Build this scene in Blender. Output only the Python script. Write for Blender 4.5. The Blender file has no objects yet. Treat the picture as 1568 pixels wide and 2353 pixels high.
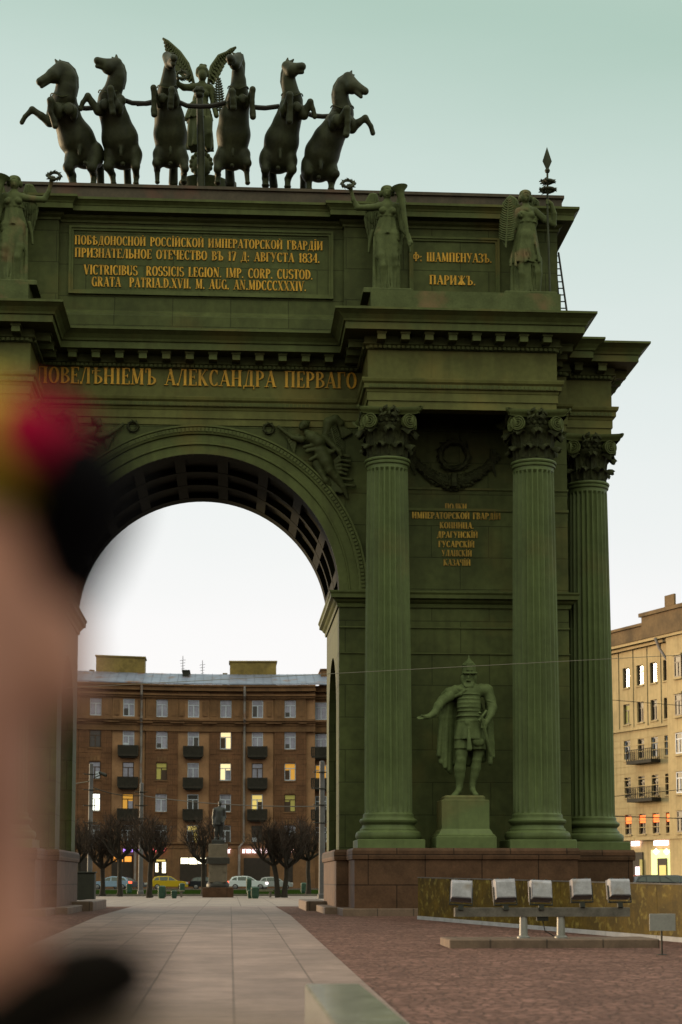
import bpy, bmesh, math, random
import numpy as np
from mathutils import Vector, Matrix
random.seed(7); RNG = np.random.default_rng(7)
R = math.radians
SC = bpy.context.scene
COL = SC.collection

# ------------------------------------------------------------------ camera
CAM_X, CAM_Z = 1.03, 1.1
PIT = R(5.5); FPX = 3900.0; IW, IH = 1568.0, 2353.0
YAW = math.atan(256 / FPX * math.cos(PIT))
CXP = 784.0; CYP = 2021 - FPX * math.tan(PIT)
_ca, _sa, _cp, _sp = math.cos(YAW), math.sin(YAW), math.cos(PIT), math.sin(PIT)
V_R = np.array([_ca, -_sa, 0]); V_F = np.array([_sa * _cp, _ca * _cp, _sp]); V_U = np.cross(V_R, V_F)
cd = bpy.data.cameras.new('camera'); cam = bpy.data.objects.new('camera', cd); COL.objects.link(cam)
cam.location = (CAM_X, 0, CAM_Z)
cam.rotation_euler = (R(90) + PIT, 0, -YAW)
cd.sensor_fit = 'AUTO'; cd.sensor_width = 36
cd.lens = 36 * FPX / IH
cd.shift_y = (CYP - IH / 2) / IH
cd.clip_start = 0.05; cd.clip_end = 3000
cd.dof.use_dof = True; cd.dof.focus_distance = 56; cd.dof.aperture_fstop = 1.7
SC.camera = cam

def at(u, v, Y):
    """the point seen at photo position (u, v) at depth Y"""
    d = V_F * FPX + V_R * (u - CXP) - V_U * (v - CYP)
    p = d * (Y / d[1])
    return np.array([p[0] + CAM_X, Y, p[2] + CAM_Z])

# ------------------------------------------------------------------ light
W = bpy.data.worlds.new('World'); SC.world = W; W.use_nodes = True
nt = W.node_tree; nt.nodes.clear()
def N(t, **k):
    n = nt.nodes.new(t)
    for a, b in k.items(): setattr(n, a, b)
    return n
SUN_AZ = math.atan2(-0.80, 0.60)          # low behind the gate, to the left
SUN_EL = R(5.0)
out = N('ShaderNodeOutputWorld'); bg = N('ShaderNodeBackground'); bg.inputs[1].default_value = 1.0
sky = N('ShaderNodeTexSky', sky_type='NISHITA', sun_disc=False, sun_elevation=SUN_EL, sun_rotation=SUN_AZ)
sky.air_density = 1.0; sky.dust_density = 1.5; sky.ozone_density = 2.0
tc = N('ShaderNodeTexCoord'); sep = N('ShaderNodeSeparateXYZ'); nt.links.new(tc.outputs['Generated'], sep.inputs[0])
asn = N('ShaderNodeMath', operation='ARCSINE'); nt.links.new(sep.outputs['Z'], asn.inputs[0])
mr = N('ShaderNodeMapRange'); mr.inputs[1].default_value = 0; mr.inputs[2].default_value = R(90)
# the sky darkens a little faster towards the right of the gate
dx = N('ShaderNodeMath', operation='MULTIPLY_ADD'); dx.inputs[1].default_value = 0.22
nt.links.new(sep.outputs['X'], dx.inputs[0]); nt.links.new(asn.outputs[0], dx.inputs[2])
dxm = N('ShaderNodeMath', operation='MULTIPLY_ADD'); dxm.inputs[1].default_value = 0.30; dxm.inputs[2].default_value = 1.0
nt.links.new(sep.outputs['X'], dxm.inputs[0])
el = N('ShaderNodeMath', operation='MULTIPLY'); nt.links.new(asn.outputs[0], el.inputs[0]); nt.links.new(dxm.outputs[0], el.inputs[1])
hzn = N('ShaderNodeTexNoise'); hzn.inputs['Scale'].default_value = 2.2; hzn.inputs['Detail'].default_value = 5
hmp = N('ShaderNodeMapping'); hmp.inputs['Scale'].default_value = (1, 1, 4); nt.links.new(tc.outputs['Generated'], hmp.inputs[0]); nt.links.new(hmp.outputs[0], hzn.inputs['Vector'])
hza = N('ShaderNodeMath', operation='MULTIPLY_ADD'); hza.inputs[1].default_value = 0.10; nt.links.new(hzn.outputs['Fac'], hza.inputs[0])
hzb = N('ShaderNodeMath', operation='SUBTRACT'); hzb.inputs[1].default_value = 0.05; nt.links.new(el.outputs[0], hzb.inputs[0]); nt.links.new(hzb.outputs[0], hza.inputs[2])
nt.links.new(hza.outputs[0], mr.inputs[0])
cr = N('ShaderNodeValToRGB'); nt.links.new(mr.outputs[0], cr.inputs[0])
e = cr.color_ramp.elements
stops = [(0.0, (0.84, 0.815, 0.80)), (0.10, (0.79, 0.78, 0.775)), (0.19, (0.64, 0.69, 0.675)), (0.26, (0.50, 0.60, 0.555)), (0.33, (0.36, 0.49, 0.42)),
         (0.55, (0.62, 0.66, 0.56)), (1.0, (0.62, 0.62, 0.56))]
while len(e) < len(stops): e.new(0.5)
for s, (p, c) in zip(e, stops): s.position = p; s.color = (*c, 1)
# unseen sky behind the camera, dimmed low and boosted high to light the gate
az = N('ShaderNodeMapRange'); az.inputs[1].default_value = -1; az.inputs[2].default_value = 0.6; az.inputs[3].default_value = 0.78; az.inputs[4].default_value = 1.0
nt.links.new(sep.outputs['Y'], az.inputs[0])
wm = N('ShaderNodeMapRange', data_type='FLOAT_VECTOR'); wm.inputs[7].default_value = (-1, -1, -1); wm.inputs[8].default_value = (0.3, 0.3, 0.3); wm.inputs[9].default_value = (1.10, 1.0, 0.78); wm.inputs[10].default_value = (1, 1, 1)
nt.links.new(sep.outputs['Y'], wm.inputs[6])
tint = N('ShaderNodeVectorMath', operation='MULTIPLY'); nt.links.new(cr.outputs[0], tint.inputs[0]); nt.links.new(wm.outputs[1], tint.inputs[1])
be = N('ShaderNodeMapRange', interpolation_type='SMOOTHSTEP'); be.inputs[1].default_value = R(8); be.inputs[2].default_value = R(34); be.inputs[3].default_value = 0.40; be.inputs[4].default_value = 1.75
nt.links.new(asn.outputs[0], be.inputs[0]); nt.links.new(be.outputs[0], az.inputs[3])
mul = N('ShaderNodeVectorMath', operation='SCALE'); nt.links.new(tint.outputs[0], mul.inputs[0]); nt.links.new(az.outputs[0], mul.inputs['Scale'])
nsc = N('ShaderNodeVectorMath', operation='SCALE'); nsc.inputs['Scale'].default_value = 0.05; nt.links.new(sky.outputs[0], nsc.inputs[0])
mxs = N('ShaderNodeMix', data_type='RGBA'); mxs.inputs[0].default_value = 0.12
nt.links.new(mul.outputs[0], mxs.inputs[6]); nt.links.new(nsc.outputs[0], mxs.inputs[7])
nt.links.new(mxs.outputs[2], bg.inputs[0]); nt.links.new(bg.outputs[0], out.inputs[0])
sl = bpy.data.lights.new('sun', 'SUN'); so = bpy.data.objects.new('sun', sl); COL.objects.link(so)
sl.energy = 2.4; sl.angle = R(12); sl.color = (1.0, 0.74, 0.42)
sd = Vector((math.sin(SUN_AZ) * math.cos(SUN_EL), math.cos(SUN_AZ) * math.cos(SUN_EL), math.sin(SUN_EL)))
so.rotation_euler = sd.to_track_quat('Z', 'Y').to_euler()
SC.view_settings.view_transform = 'Standard'; SC.view_settings.look = 'None'
SC.view_settings.exposure = 0.45; SC.view_settings.gamma = 1.0
SC.cycles.use_denoising = True
SC.cycles.max_bounces = 6; SC.cycles.diffuse_bounces = 0

# ------------------------------------------------------------------ materials
MATS = {}
def mat(name, col, rough=0.6, metal=0.0, var=0.0, vscale=3.0, bump=0.0, bscale=20.0, spec=0.5, emit=None, estr=0.0,
        stain=None, stain_scale=0.6, stain_amt=0.5, brick=None, col2=None, streak=None):
    """brick = (plane, w, h, mortar, dark, offset): seams of plates, slabs or blocks; stain: a second colour in noise patches"""
    m = bpy.data.materials.new(name); m.use_nodes = True; t = m.node_tree; b = t.nodes['Principled BSDF']
    L = t.links.new
    b.inputs['Roughness'].default_value = rough; b.inputs['Metallic'].default_value = metal
    b.inputs['Specular IOR Level'].default_value = spec
    tc = t.nodes.new('ShaderNodeTexCoord'); co = tc.outputs['Object']
    base = None
    rgb = t.nodes.new('ShaderNodeRGB'); rgb.outputs[0].default_value = (*col, 1); base = rgb.outputs[0]
    def mix(a, c, fac, mode='MIX'):
        x = t.nodes.new('ShaderNodeMix'); x.data_type = 'RGBA'; x.blend_type = mode
        if isinstance(fac, float): x.inputs[0].default_value = fac
        else: L(fac, x.inputs[0])
        for i, q in ((6, a), (7, c)):
            if isinstance(q, tuple): x.inputs[i].default_value = (*q, 1)
            else: L(q, x.inputs[i])
        return x.outputs[2]
    def noise(sc, det=4, lo=0.35, hi=0.65, vec=None):
        n = t.nodes.new('ShaderNodeTexNoise'); n.inputs['Scale'].default_value = sc; n.inputs['Detail'].default_value = det
        L(vec or co, n.inputs['Vector'])
        r = t.nodes.new('ShaderNodeMapRange'); r.inputs[1].default_value = lo; r.inputs[2].default_value = hi
        L(n.outputs['Fac'], r.inputs[0]); return r.outputs[0]
    hgt = None
    if brick:
        plane, w, h, mort, dark, off = brick
        sp = t.nodes.new('ShaderNodeSeparateXYZ'); L(co, sp.inputs[0])
        cb = t.nodes.new('ShaderNodeCombineXYZ')
        for i, ax in enumerate(plane): L(sp.outputs[ax], cb.inputs[i])
        bt = t.nodes.new('ShaderNodeTexBrick'); bt.offset = off; bt.squash = 1.0
        bt.inputs['Scale'].default_value = 1; bt.inputs['Brick Width'].default_value = w; bt.inputs['Row Height'].default_value = h
        bt.inputs['Mortar Size'].default_value = mort; bt.inputs['Mortar Smooth'].default_value = 0.3
        bt.inputs['Color1'].default_value = (*col, 1); bt.inputs['Color2'].default_value = (*(col2 or col), 1)
        bt.inputs['Mortar'].default_value = (*[c * dark for c in col], 1)
        L(cb.outputs[0], bt.inputs['Vector']); base = bt.outputs['Color']; hgt = bt.outputs['Fac']
    if var:
        f = noise(vscale); base = mix(base, mix(base, (0.5 - var, 0.5 - var, 0.5 - var), 1.0, 'MULTIPLY'), f) if False else mix(base, (1 - var, 1 - var, 1 - var), f, 'MULTIPLY')
        f2 = noise(vscale * 7, 3); base = mix(base, (1 - var * .5,) * 3, f2, 'MULTIPLY')
    if stain:
        f = noise(stain_scale, 6, 0.56, 0.70)
        mm = t.nodes.new('ShaderNodeMath'); mm.operation = 'MULTIPLY'; mm.inputs[1].default_value = stain_amt; L(f, mm.inputs[0])
        base = mix(base, stain, mm.outputs[0])
    if streak:
        mp = t.nodes.new('ShaderNodeMapping'); mp.inputs['Scale'].default_value = (3.5, 3.5, 0.25); L(co, mp.inputs[0])
        f = noise(1.0, 5, 0.5, 0.75, mp.outputs[0])
        mm = t.nodes.new('ShaderNodeMath'); mm.operation = 'MULTIPLY'; mm.inputs[1].default_value = 0.45; L(f, mm.inputs[0])
        base = mix(base, streak, mm.outputs[0])
    L(base, b.inputs['Base Color'])
    if bump or hgt:
        bn = t.nodes.new('ShaderNodeBump'); bn.inputs['Distance'].default_value = 0.02
        if bump:
            n = t.nodes.new('ShaderNodeTexNoise'); n.inputs['Scale'].default_value = bscale; n.inputs['Detail'].default_value = 5; L(co, n.inputs['Vector'])
            bn.inputs['Strength'].default_value = bump; L(n.outputs['Fac'], bn.inputs['Height'])
            if hgt:
                b2 = t.nodes.new('ShaderNodeBump'); b2.inputs['Distance'].default_value = 0.02; b2.inputs['Strength'].default_value = 0.5; b2.invert = True
                L(hgt, b2.inputs['Height']); L(bn.outputs[0], b2.inputs['Normal']); bn = b2
        else:
            bn.invert = True; bn.inputs['Strength'].default_value = 0.5; L(hgt, bn.inputs['Height'])
        L(bn.outputs[0], b.inputs['Normal'])
    if emit:
        b.inputs['Emission Color'].default_value = (*emit, 1); b.inputs['Emission Strength'].default_value = estr
    MATS[name] = m
    return m

GR = (0.128, 0.148, 0.050)
mat('green_plate', GR, 0.62, spec=.2, var=0.42, vscale=0.55, bump=0.12, bscale=9, brick=('XZ', 1.9, 1.06, 0.018, 0.55, 0.5), col2=(0.116, 0.135, 0.046), stain=(0.20, 0.16, 0.05), stain_scale=0.5, stain_amt=0.35, streak=(0.060, 0.062, 0.022))
mat('green_side', GR, 0.62, spec=.2, var=0.30, vscale=0.55, bump=0.12, bscale=9, brick=('YZ', 1.9, 1.06, 0.018, 0.55, 0.5), col2=(0.116, 0.135, 0.046))
mat('green_lit', (0.190, 0.190, 0.060), 0.6, spec=.2, var=0.28, vscale=0.9, bump=0.1, bscale=12, stain=(0.28, 0.21, 0.06), stain_scale=0.5, stain_amt=0.5, streak=(0.09, 0.085, 0.03))  # yellower, lighter green: the light on the frieze is put into its colour
mat('green_trim', (0.142, 0.165, 0.056), 0.6, spec=.2, var=0.28, vscale=0.9, bump=0.1, bscale=12, stain=(0.25, 0.18, 0.05), stain_scale=0.45, stain_amt=0.45, streak=(0.065, 0.065, 0.025))
mat('green_shaft', (0.158, 0.200, 0.076), 0.5, spec=.25, var=0.25, vscale=0.7, bump=0.06, bscale=14, stain=(0.28, 0.11, 0.05), stain_scale=0.20, stain_amt=0.45, streak=(0.075, 0.085, 0.035))
mat('green_bronze', (0.092, 0.104, 0.040), 0.6, spec=.2, var=0.35, vscale=2.0, bump=0.25, bscale=14, metal=0.1)
mat('green_statue', (0.140, 0.165, 0.066), 0.65, spec=.15, var=0.30, vscale=2.0, bump=0.2, bscale=16, stain=(0.34, 0.17, 0.10), stain_scale=0.9, stain_amt=0.45)
mat('green_warrior', (0.150, 0.188, 0.076), 0.65, spec=.15, var=0.30, vscale=2.5, bump=0.25, bscale=16)
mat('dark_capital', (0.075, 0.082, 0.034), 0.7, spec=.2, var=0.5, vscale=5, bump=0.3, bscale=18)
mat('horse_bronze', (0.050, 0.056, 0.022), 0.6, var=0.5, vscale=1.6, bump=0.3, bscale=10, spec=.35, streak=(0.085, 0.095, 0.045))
mat('vault_shade', (0.020, 0.020, 0.008), 0.7, spec=.08, var=0.3, vscale=1.0)  # near-black: the deep shade under the arch is painted into the vault colour
mat('red_roof_strip', (0.115, 0.085, 0.055), 0.7, var=0.4, vscale=1.2, stain=(0.16, 0.07, 0.045), stain_scale=0.7, stain_amt=0.8)
mat('gold', (0.90, 0.46, 0.035), 0.45, metal=0.2, var=0.35, vscale=2.0)
mat('gold_worn', (0.66, 0.39, 0.05), 0.5, metal=0.25, var=0.5, vscale=1.4)
mat('dark_iron', (0.03, 0.028, 0.022), 0.55, metal=0.3, var=0.3)
mat('granite_base', (0.165, 0.080, 0.046), 0.6, spec=.2, var=0.35, vscale=2.2, bump=0.2, bscale=25, brick=('XZ', 1.75, 0.93, 0.02, 0.35, 0.5), col2=(0.140, 0.072, 0.042))
mat('granite_step', (0.23, 0.14, 0.10), 0.65, var=0.3, vscale=3, bump=0.25, bscale=22, brick=('XY', 1.1, 3.0, 0.02, 0.45, 0.5))
# ------------------------------------------------------------------ mesh helpers
def tag(o, label=None, cat=None, group=None, kind=None):
    if label: o['label'] = label
    if cat: o['category'] = cat
    if group: o['group'] = group
    if kind: o['kind'] = kind
    return o
def empty(name, loc, label, cat, group=None, rz=0):
    o = bpy.data.objects.new(name, None); COL.objects.link(o); o.location = loc; o.rotation_euler = (0, 0, rz)
    o.empty_display_size = 0.3
    return tag(o, label, cat, group)
class MB:
    """collects shapes into one mesh object"""
    def __init__(s): s.v = []; s.f = []
    def add(s, vs, fs, M=None):
        b = len(s.v)
        if M is not None: vs = [tuple(M @ Vector(p)) for p in vs]
        s.v += [tuple(map(float, p)) for p in vs]; s.f += [tuple(b + i for i in f) for f in fs]
        return s
    def box(s, x0, x1, y0, y1, z0, z1, M=None):
        vs = [(x, y, z) for z in (z0, z1) for y in (y0, y1) for x in (x0, x1)]
        return s.add(vs, [(0, 2, 3, 1), (4, 5, 7, 6), (0, 1, 5, 4), (2, 6, 7, 3), (0, 4, 6, 2), (1, 3, 7, 5)], M)
    def cbox(s, x0, x1, y0, y1, z0, z1, c, M=None):
        """box with chamfered upper and vertical edges"""
        def ring(d, z): return [(x0 + d + c, y0 + d, z), (x1 - d - c, y0 + d, z), (x1 - d, y0 + d + c, z), (x1 - d, y1 - d - c, z), (x1 - d - c, y1 - d, z), (x0 + d + c, y1 - d, z), (x0 + d, y1 - d - c, z), (x0 + d, y0 + d + c, z)]
        vs = ring(0, z0) + ring(0, z1 - c) + ring(c, z1)
        fs = [tuple(range(7, -1, -1)), tuple(range(16, 24))]
        for k in (0, 8):
            fs += [(k + i, k + (i + 1) % 8, k + 8 + (i + 1) % 8, k + 8 + i) for i in range(8)]
        return s.add(vs, fs, M)
    def lathe(s, prof, n=32, M=None, a0=0, a1=2 * math.pi, sq=None):
        full = abs(a1 - a0 - 2 * math.pi) < 1e-6; m = n if full else n + 1
        vs = [(r * math.cos(a0 + (a1 - a0) * i / n), r * math.sin(a0 + (a1 - a0) * i / n), z) for r, z in prof for i in range(m)]
        fs = []
        for j in range(len(prof) - 1):
            for i in range(n):
                k = (i + 1) % m
                fs.append((j * m + i, j * m + k, (j + 1) * m + k, (j + 1) * m + i))
        if full:
            if prof[0][0] > 1e-4: fs.append(tuple(range(m - 1, -1, -1)))
            if prof[-1][0] > 1e-4: fs.append(tuple((len(prof) - 1) * m + i for i in range(m)))
        return s.add(vs, fs, M)
    def tube(s, pts, rad, n=8, M=None, caps=True):
        pts = [Vector(p) for p in pts]; m = len(pts)
        if not hasattr(rad, '__len__'): rad = [rad] * m
        vs = []; fs = []; up = None
        for i, p in enumerate(pts):
            d = (pts[min(i + 1, m - 1)] - pts[max(i - 1, 0)]).normalized()
            if up is None:
                up = Vector((0, 0, 1)) if abs(d.z) < 0.9 else Vector((1, 0, 0))
            a = d.cross(up)
            if a.length < 1e-6: a = d.orthogonal()
            a.normalize(); b = a.cross(d).normalized(); up = b
            for k in range(n):
                t = 2 * math.pi * k / n
                vs.append(p + (a * math.cos(t) + b * math.sin(t)) * rad[i])
        for i in range(m - 1):
            for k in range(n):
                q = (k + 1) % n
                fs.append((i * n + k, i * n + q, (i + 1) * n + q, (i + 1) * n + k))
        if caps: fs += [tuple(range(n - 1, -1, -1)), tuple((m - 1) * n + k for k in range(n))]
        return s.add(vs, fs, M)
    def prism(s, poly, y0, y1, M=None):
        """polygon of (x, z) extruded from y0 to y1"""
        n = len(poly)
        vs = [(x, y0, z) for x, z in poly] + [(x, y1, z) for x, z in poly]
        fs = [tuple(range(n)), tuple(range(2 * n - 1, n - 1, -1))] + [(i, i + n, (i + 1) % n + n, (i + 1) % n) for i in range(n)]
        return s.add(vs, fs, M)
    def torus(s, R1, r, n=28, m=8, M=None):
        vs = []; fs = []
        for i in range(n):
            a = 2 * math.pi * i / n
            for k in range(m):
                b = 2 * math.pi * k / m
                vs.append(((R1 + r * math.cos(b)) * math.cos(a), (R1 + r * math.cos(b)) * math.sin(a), r * math.sin(b)))
        for i in range(n):
            for k in range(m):
                fs.append((i * m + k, ((i + 1) % n) * m + k, ((i + 1) % n) * m + (k + 1) % m, i * m + (k + 1) % m))
        return s.add(vs, fs, M)
    def wreath(s, R1, r, M, leaves=46):
        s.torus(R1, r * 0.75, 24, 6, M)
        rr = random.Random(3)
        for i in range(leaves):
            a = 2 * math.pi * i / leaves; b = rr.uniform(0, 6.28)
            c = Vector(((R1 + r * .6 * math.cos(b)) * math.cos(a), (R1 + r * .6 * math.cos(b)) * math.sin(a), r * .6 * math.sin(b)))
            tdir = Vector((-math.sin(a), math.cos(a), 0)); od = Vector((math.cos(b) * math.cos(a), math.cos(b) * math.sin(a), math.sin(b)))
            sd_ = tdir.cross(od).normalized(); l = r * 1.5
            p = [c - tdir * .2 * l, c + sd_ * .35 * l + tdir * .3 * l + od * .2 * l, c + tdir * l + od * .7 * l, c - sd_ * .35 * l + tdir * .3 * l + od * .2 * l, c - od * .2 * l + tdir * .3 * l]
            s.add(p, [(0, 1, 2, 3), (0, 4, 1), (1, 4, 2), (2, 4, 3), (3, 4, 0)], M)
        return s
    def sweep(s, path, prof, closed=True):
        """profile of (outward, z) along a plan path; outward is to the right of travel"""
        n = len(path); P = [Vector(p) for p in path]; m = len(prof)
        offs = []
        for i in range(n):
            d0 = (P[i] - P[i - 1]) if (closed or i > 0) else (P[1] - P[0])
            d1 = (P[(i + 1) % n] - P[i]) if (closed or i < n - 1) else (P[i] - P[i - 1])
            n0 = Vector((d0.y, -d0.x)).normalized(); n1 = Vector((d1.y, -d1.x)).normalized()
            offs.append((n0 + n1) / (1 + n0.dot(n1)))
        vs = [(P[i].x + offs[i].x * o, P[i].y + offs[i].y * o, z) for i in range(n) for o, z in prof]
        fs = []
        for i in range(n if closed else n - 1):
            k = (i + 1) % n
            fs += [(i * m + j, k * m + j, k * m + j + 1, i * m + j + 1) for j in range(m - 1)]
        return s.add(vs, fs)
    def build(s, name, material, parent=None, smooth=False, label=None, angle=40, solid=0):
        me = bpy.data.meshes.new(name); me.from_pydata(s.v, [], s.f); me.update()
        o = bpy.data.objects.new(name, me); COL.objects.link(o)
        me.materials.append(MATS[material] if isinstance(material, str) else material)
        if smooth:
            me.shade_smooth()
            try: me.set_sharp_from_angle(angle=R(angle))
            except Exception: pass
        if parent is not None: setparent(o, parent)
        if solid:
            md = o.modifiers.new('thickness', 'SOLIDIFY'); md.thickness = solid
        if label: o['label'] = label
        return o
def worldloc(o):
    p = Matrix.Translation(o.location) @ o.rotation_euler.to_matrix().to_4x4()
    return (worldloc(o.parent) @ o.matrix_parent_inverse @ p) if o.parent else p
def setparent(o, parent):
    o.parent = parent; o.matrix_parent_inverse = worldloc(parent).inverted()
def copy_tree(o, parent=None):
    c = o.copy(); COL.objects.link(c)
    if parent is not None: c.parent = parent
    for ch in list(o.children): copy_tree(ch, c)
    return c
def frame(c, xa, ya):
    """matrix with local x along xa, local y along ya"""
    x = Vector(xa).normalized(); z = x.cross(Vector(ya)).normalized(); y = z.cross(x)
    m = Matrix((x, y, z)).transposed().to_4x4(); m.translation = Vector(c); return m

# ------------------------------------------------------------------ sculpting: smooth unions on a grid, skinned by surface nets
class Fig:
    def __init__(s): s.p = []
    def cap(s, a, b, ra, rb=None, k=None):
        s.p.append(('c', np.array(a, float), np.array(b, float), ra, ra if rb is None else rb, k)); return s
    def chain(s, nodes, k=None):
        """nodes of (point, radius)"""
        for (a, ra), (b, rb) in zip(nodes, nodes[1:]): s.cap(a, b, ra, rb, k)
        return s
    def cut(s, nodes, k=.015):
        for (a, ra), (b, rb) in zip(nodes, nodes[1:]): s.p.append(('C', np.array(a, float), np.array(b, float), ra, rb, k))
        return s
    def ell(s, c, r, M=None, k=None, cut=False):
        s.p.append(('x' if cut else 'e', np.array(c, float), np.array(r, float), M, k)); return s
    def skirt(s, a, b, ra, rb, n=12, amp=0.1, ph=0.0, k=None):
        """cloth hanging from a to b, elliptical radii, pleats deepening downwards"""
        s.p.append(('s', np.array(a, float), np.array(b, float), np.array(ra, float), np.array(rb, float), n, amp, ph, k)); return s
    def slab(s, c, M, half, rad=0.02, k=None):
        s.p.append(('b', np.array(c, float), M, np.array(half, float), rad, k)); return s
    def field(s, h, kk):
        lo = np.full(3, 1e9); hi = np.full(3, -1e9)
        bbs = []
        for p in s.p:
            if p[0] in 'cC': r = max(p[3], p[4]); l = np.minimum(p[1], p[2]) - r; u = np.maximum(p[1], p[2]) + r
            elif p[0] in 'ex': r = max(p[2]) if p[3] is not None else p[2]; l = p[1] - r; u = p[1] + r
            elif p[0] == 's':
                r = np.array([max(p[3][0], p[4][0]), max(p[3][1], p[4][1]), 0]) * (1 + p[6]) + 0.01
                l = np.minimum(p[1], p[2]) - r; u = np.maximum(p[1], p[2]) + r
            else: r = np.linalg.norm(p[3]) + p[4]; l = p[1] - r; u = p[1] + r
            bbs.append((l, u))
            if p[0] not in 'xC': lo = np.minimum(lo, l); hi = np.maximum(hi, u)
        lo -= 3 * h; hi += 3 * h
        n = np.ceil((hi - lo) / h).astype(int) + 1
        g = np.full(n, 9.0)
        ax = [lo[i] + h * np.arange(n[i]) for i in range(3)]
        for p, (l, u) in zip(s.p, bbs):
            k = p[-1] if p[-1] is not None else kk
            i0 = np.clip(np.floor((l - lo - k - 2 * h) / h).astype(int), 0, n); i1 = np.clip(np.ceil((u - lo + k + 2 * h) / h).astype(int) + 1, 0, n)
            if np.any(i1 <= i0): continue
            sl = tuple(slice(a, b) for a, b in zip(i0, i1))
            X, Y, Z = np.meshgrid(*[ax[i][sl[i]] for i in range(3)], indexing='ij', sparse=True)
            if p[0] in 'cC':
                a, b = p[1], p[2]; ab = b - a; L2 = max(ab @ ab, 1e-9)
                t = np.clip(((X - a[0]) * ab[0] + (Y - a[1]) * ab[1] + (Z - a[2]) * ab[2]) / L2, 0, 1)
                d = np.sqrt((X - a[0] - t * ab[0]) ** 2 + (Y - a[1] - t * ab[1]) ** 2 + (Z - a[2] - t * ab[2]) ** 2) - (p[3] + t * (p[4] - p[3]))
            elif p[0] in 'exb':
                q = [X - p[1][0], Y - p[1][1], Z - p[1][2]]
                M = p[3] if p[0] != 'b' else p[2]
                if M is not None:
                    q = [q[0] * M[0][j] + q[1] * M[1][j] + q[2] * M[2][j] for j in range(3)]   # columns of M are the local axes
                if p[0] == 'b':
                    w = [np.abs(q[j]) - p[3][j] for j in range(3)]
                    d = np.sqrt(sum(np.maximum(x, 0) ** 2 for x in w)) + np.minimum(np.maximum(np.maximum(w[0], w[1]), w[2]), 0) - p[4]
                else:
                    r = p[2]
                    k0 = np.sqrt(sum((q[j] / r[j]) ** 2 for j in range(3))); k1 = np.sqrt(sum((q[j] / r[j] ** 2) ** 2 for j in range(3)))
                    d = k0 * (k0 - 1) / np.maximum(k1, 1e-6)
            else:
                a, b = p[1], p[2]; t = np.clip((Z - a[2]) / (b[2] - a[2]), 0, 1)
                cx = a[0] + t * (b[0] - a[0]); cy = a[1] + t * (b[1] - a[1]); rx = p[3][0] + t * (p[4][0] - p[3][0]); ry = p[3][1] + t * (p[4][1] - p[3][1])
                th = np.arctan2((Y - cy) / ry, (X - cx) / rx); rho = np.sqrt(((X - cx) / rx) ** 2 + ((Y - cy) / ry) ** 2)
                w = 1 + p[6] * (0.25 + 0.75 * t) * (np.sin(p[5] * th + p[7] + 2.5 * t) + 0.45 * np.sin(p[5] * 1.7 * th + 1.3))
                d = (rho - w) * np.minimum(rx, ry) * 0.8
                zc = np.abs(Z - (a[2] + b[2]) / 2) - abs(b[2] - a[2]) / 2
                d = np.maximum(d, zc)
            G = g[sl]
            if p[0] in 'xC':
                hh = np.clip(0.5 - 0.5 * (G + d) / k, 0, 1); g[sl] = G * (1 - hh) - d * hh + k * hh * (1 - hh)
            else:
                hh = np.clip(0.5 + 0.5 * (d - G) / k, 0, 1); g[sl] = d * (1 - hh) + G * hh - k * hh * (1 - hh)
        return g, lo
    def build(s, name, material, h=0.03, k=0.05, parent=None, label=None, post=None):
        g, lo = s.field(h, k)
        ins = g < 0
        cs = sum(ins[a:ins.shape[0] - 1 + a, b:ins.shape[1] - 1 + b, c:ins.shape[2] - 1 + c].astype(np.int8) for a in (0, 1) for b in (0, 1) for c in (0, 1))
        act = (cs > 0) & (cs < 8); ai = np.argwhere(act)
        idx = np.full(act.shape, -1, int); idx[act] = np.arange(len(ai))
        acc = np.zeros((len(ai), 3)); cnt = np.zeros(len(ai))
        cn = [(a, b, c) for a in (0, 1) for b in (0, 1) for c in (0, 1)]
        for A in cn:
            for B in cn:
                if sum(B) - sum(A) == 1 and sum(abs(x - y) for x, y in zip(A, B)) == 1:
                    A_ = np.array(A); B_ = np.array(B)
                    va = g[tuple((ai + A_).T)]; vb = g[tuple((ai + B_).T)]
                    cr_ = (va < 0) != (vb < 0); t = np.where(cr_, va / np.where(cr_, va - vb, 1), 0)
                    acc += (A_ + t[:, None] * (B_ - A_)) * cr_[:, None]; cnt += cr_
        vs = lo + h * (ai + acc / cnt[:, None])
        fs = []
        for axx in range(3):
            e0 = np.eye(3, dtype=int)[axx]; e1 = np.eye(3, dtype=int)[(axx + 1) % 3]; e2 = np.eye(3, dtype=int)[(axx + 2) % 3]
            sh = np.array(ins.shape) - e0
            a = ins[:sh[0], :sh[1], :sh[2]]; b = ins[e0[0]:, e0[1]:, e0[2]:]
            for flip, msk in ((False, a & ~b), (True, ~a & b)):
                p = np.argwhere(msk)
                if not len(p): continue
                ok = (p[:, (axx + 1) % 3] > 0) & (p[:, (axx + 2) % 3] > 0); p = p[ok]
                lim = np.array(act.shape); ok = np.all(p < lim, axis=1); p = p[ok]
                q = np.stack([idx[tuple((p - e1 - e2).T)], idx[tuple((p - e2).T)], idx[tuple(p.T)], idx[tuple((p - e1).T)]], 1)
                q = q[np.all(q >= 0, axis=1)]
                if flip: q = q[:, ::-1]
                fs.append(q)
        fs = np.concatenate(fs)
        if post is not None: vs = post(vs)
        me = bpy.data.meshes.new(name)
        me.vertices.add(len(vs)); me.vertices.foreach_set('co', vs.ravel())
        me.loops.add(fs.size); me.loops.foreach_set('vertex_index', fs.ravel().astype(np.int32))
        me.polygons.add(len(fs)); me.polygons.foreach_set('loop_start', np.arange(0, fs.size, 4, dtype=np.int32))
        me.update(calc_edges=True); me.validate(); me.shade_smooth()
        me.materials.append(MATS[material])
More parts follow.
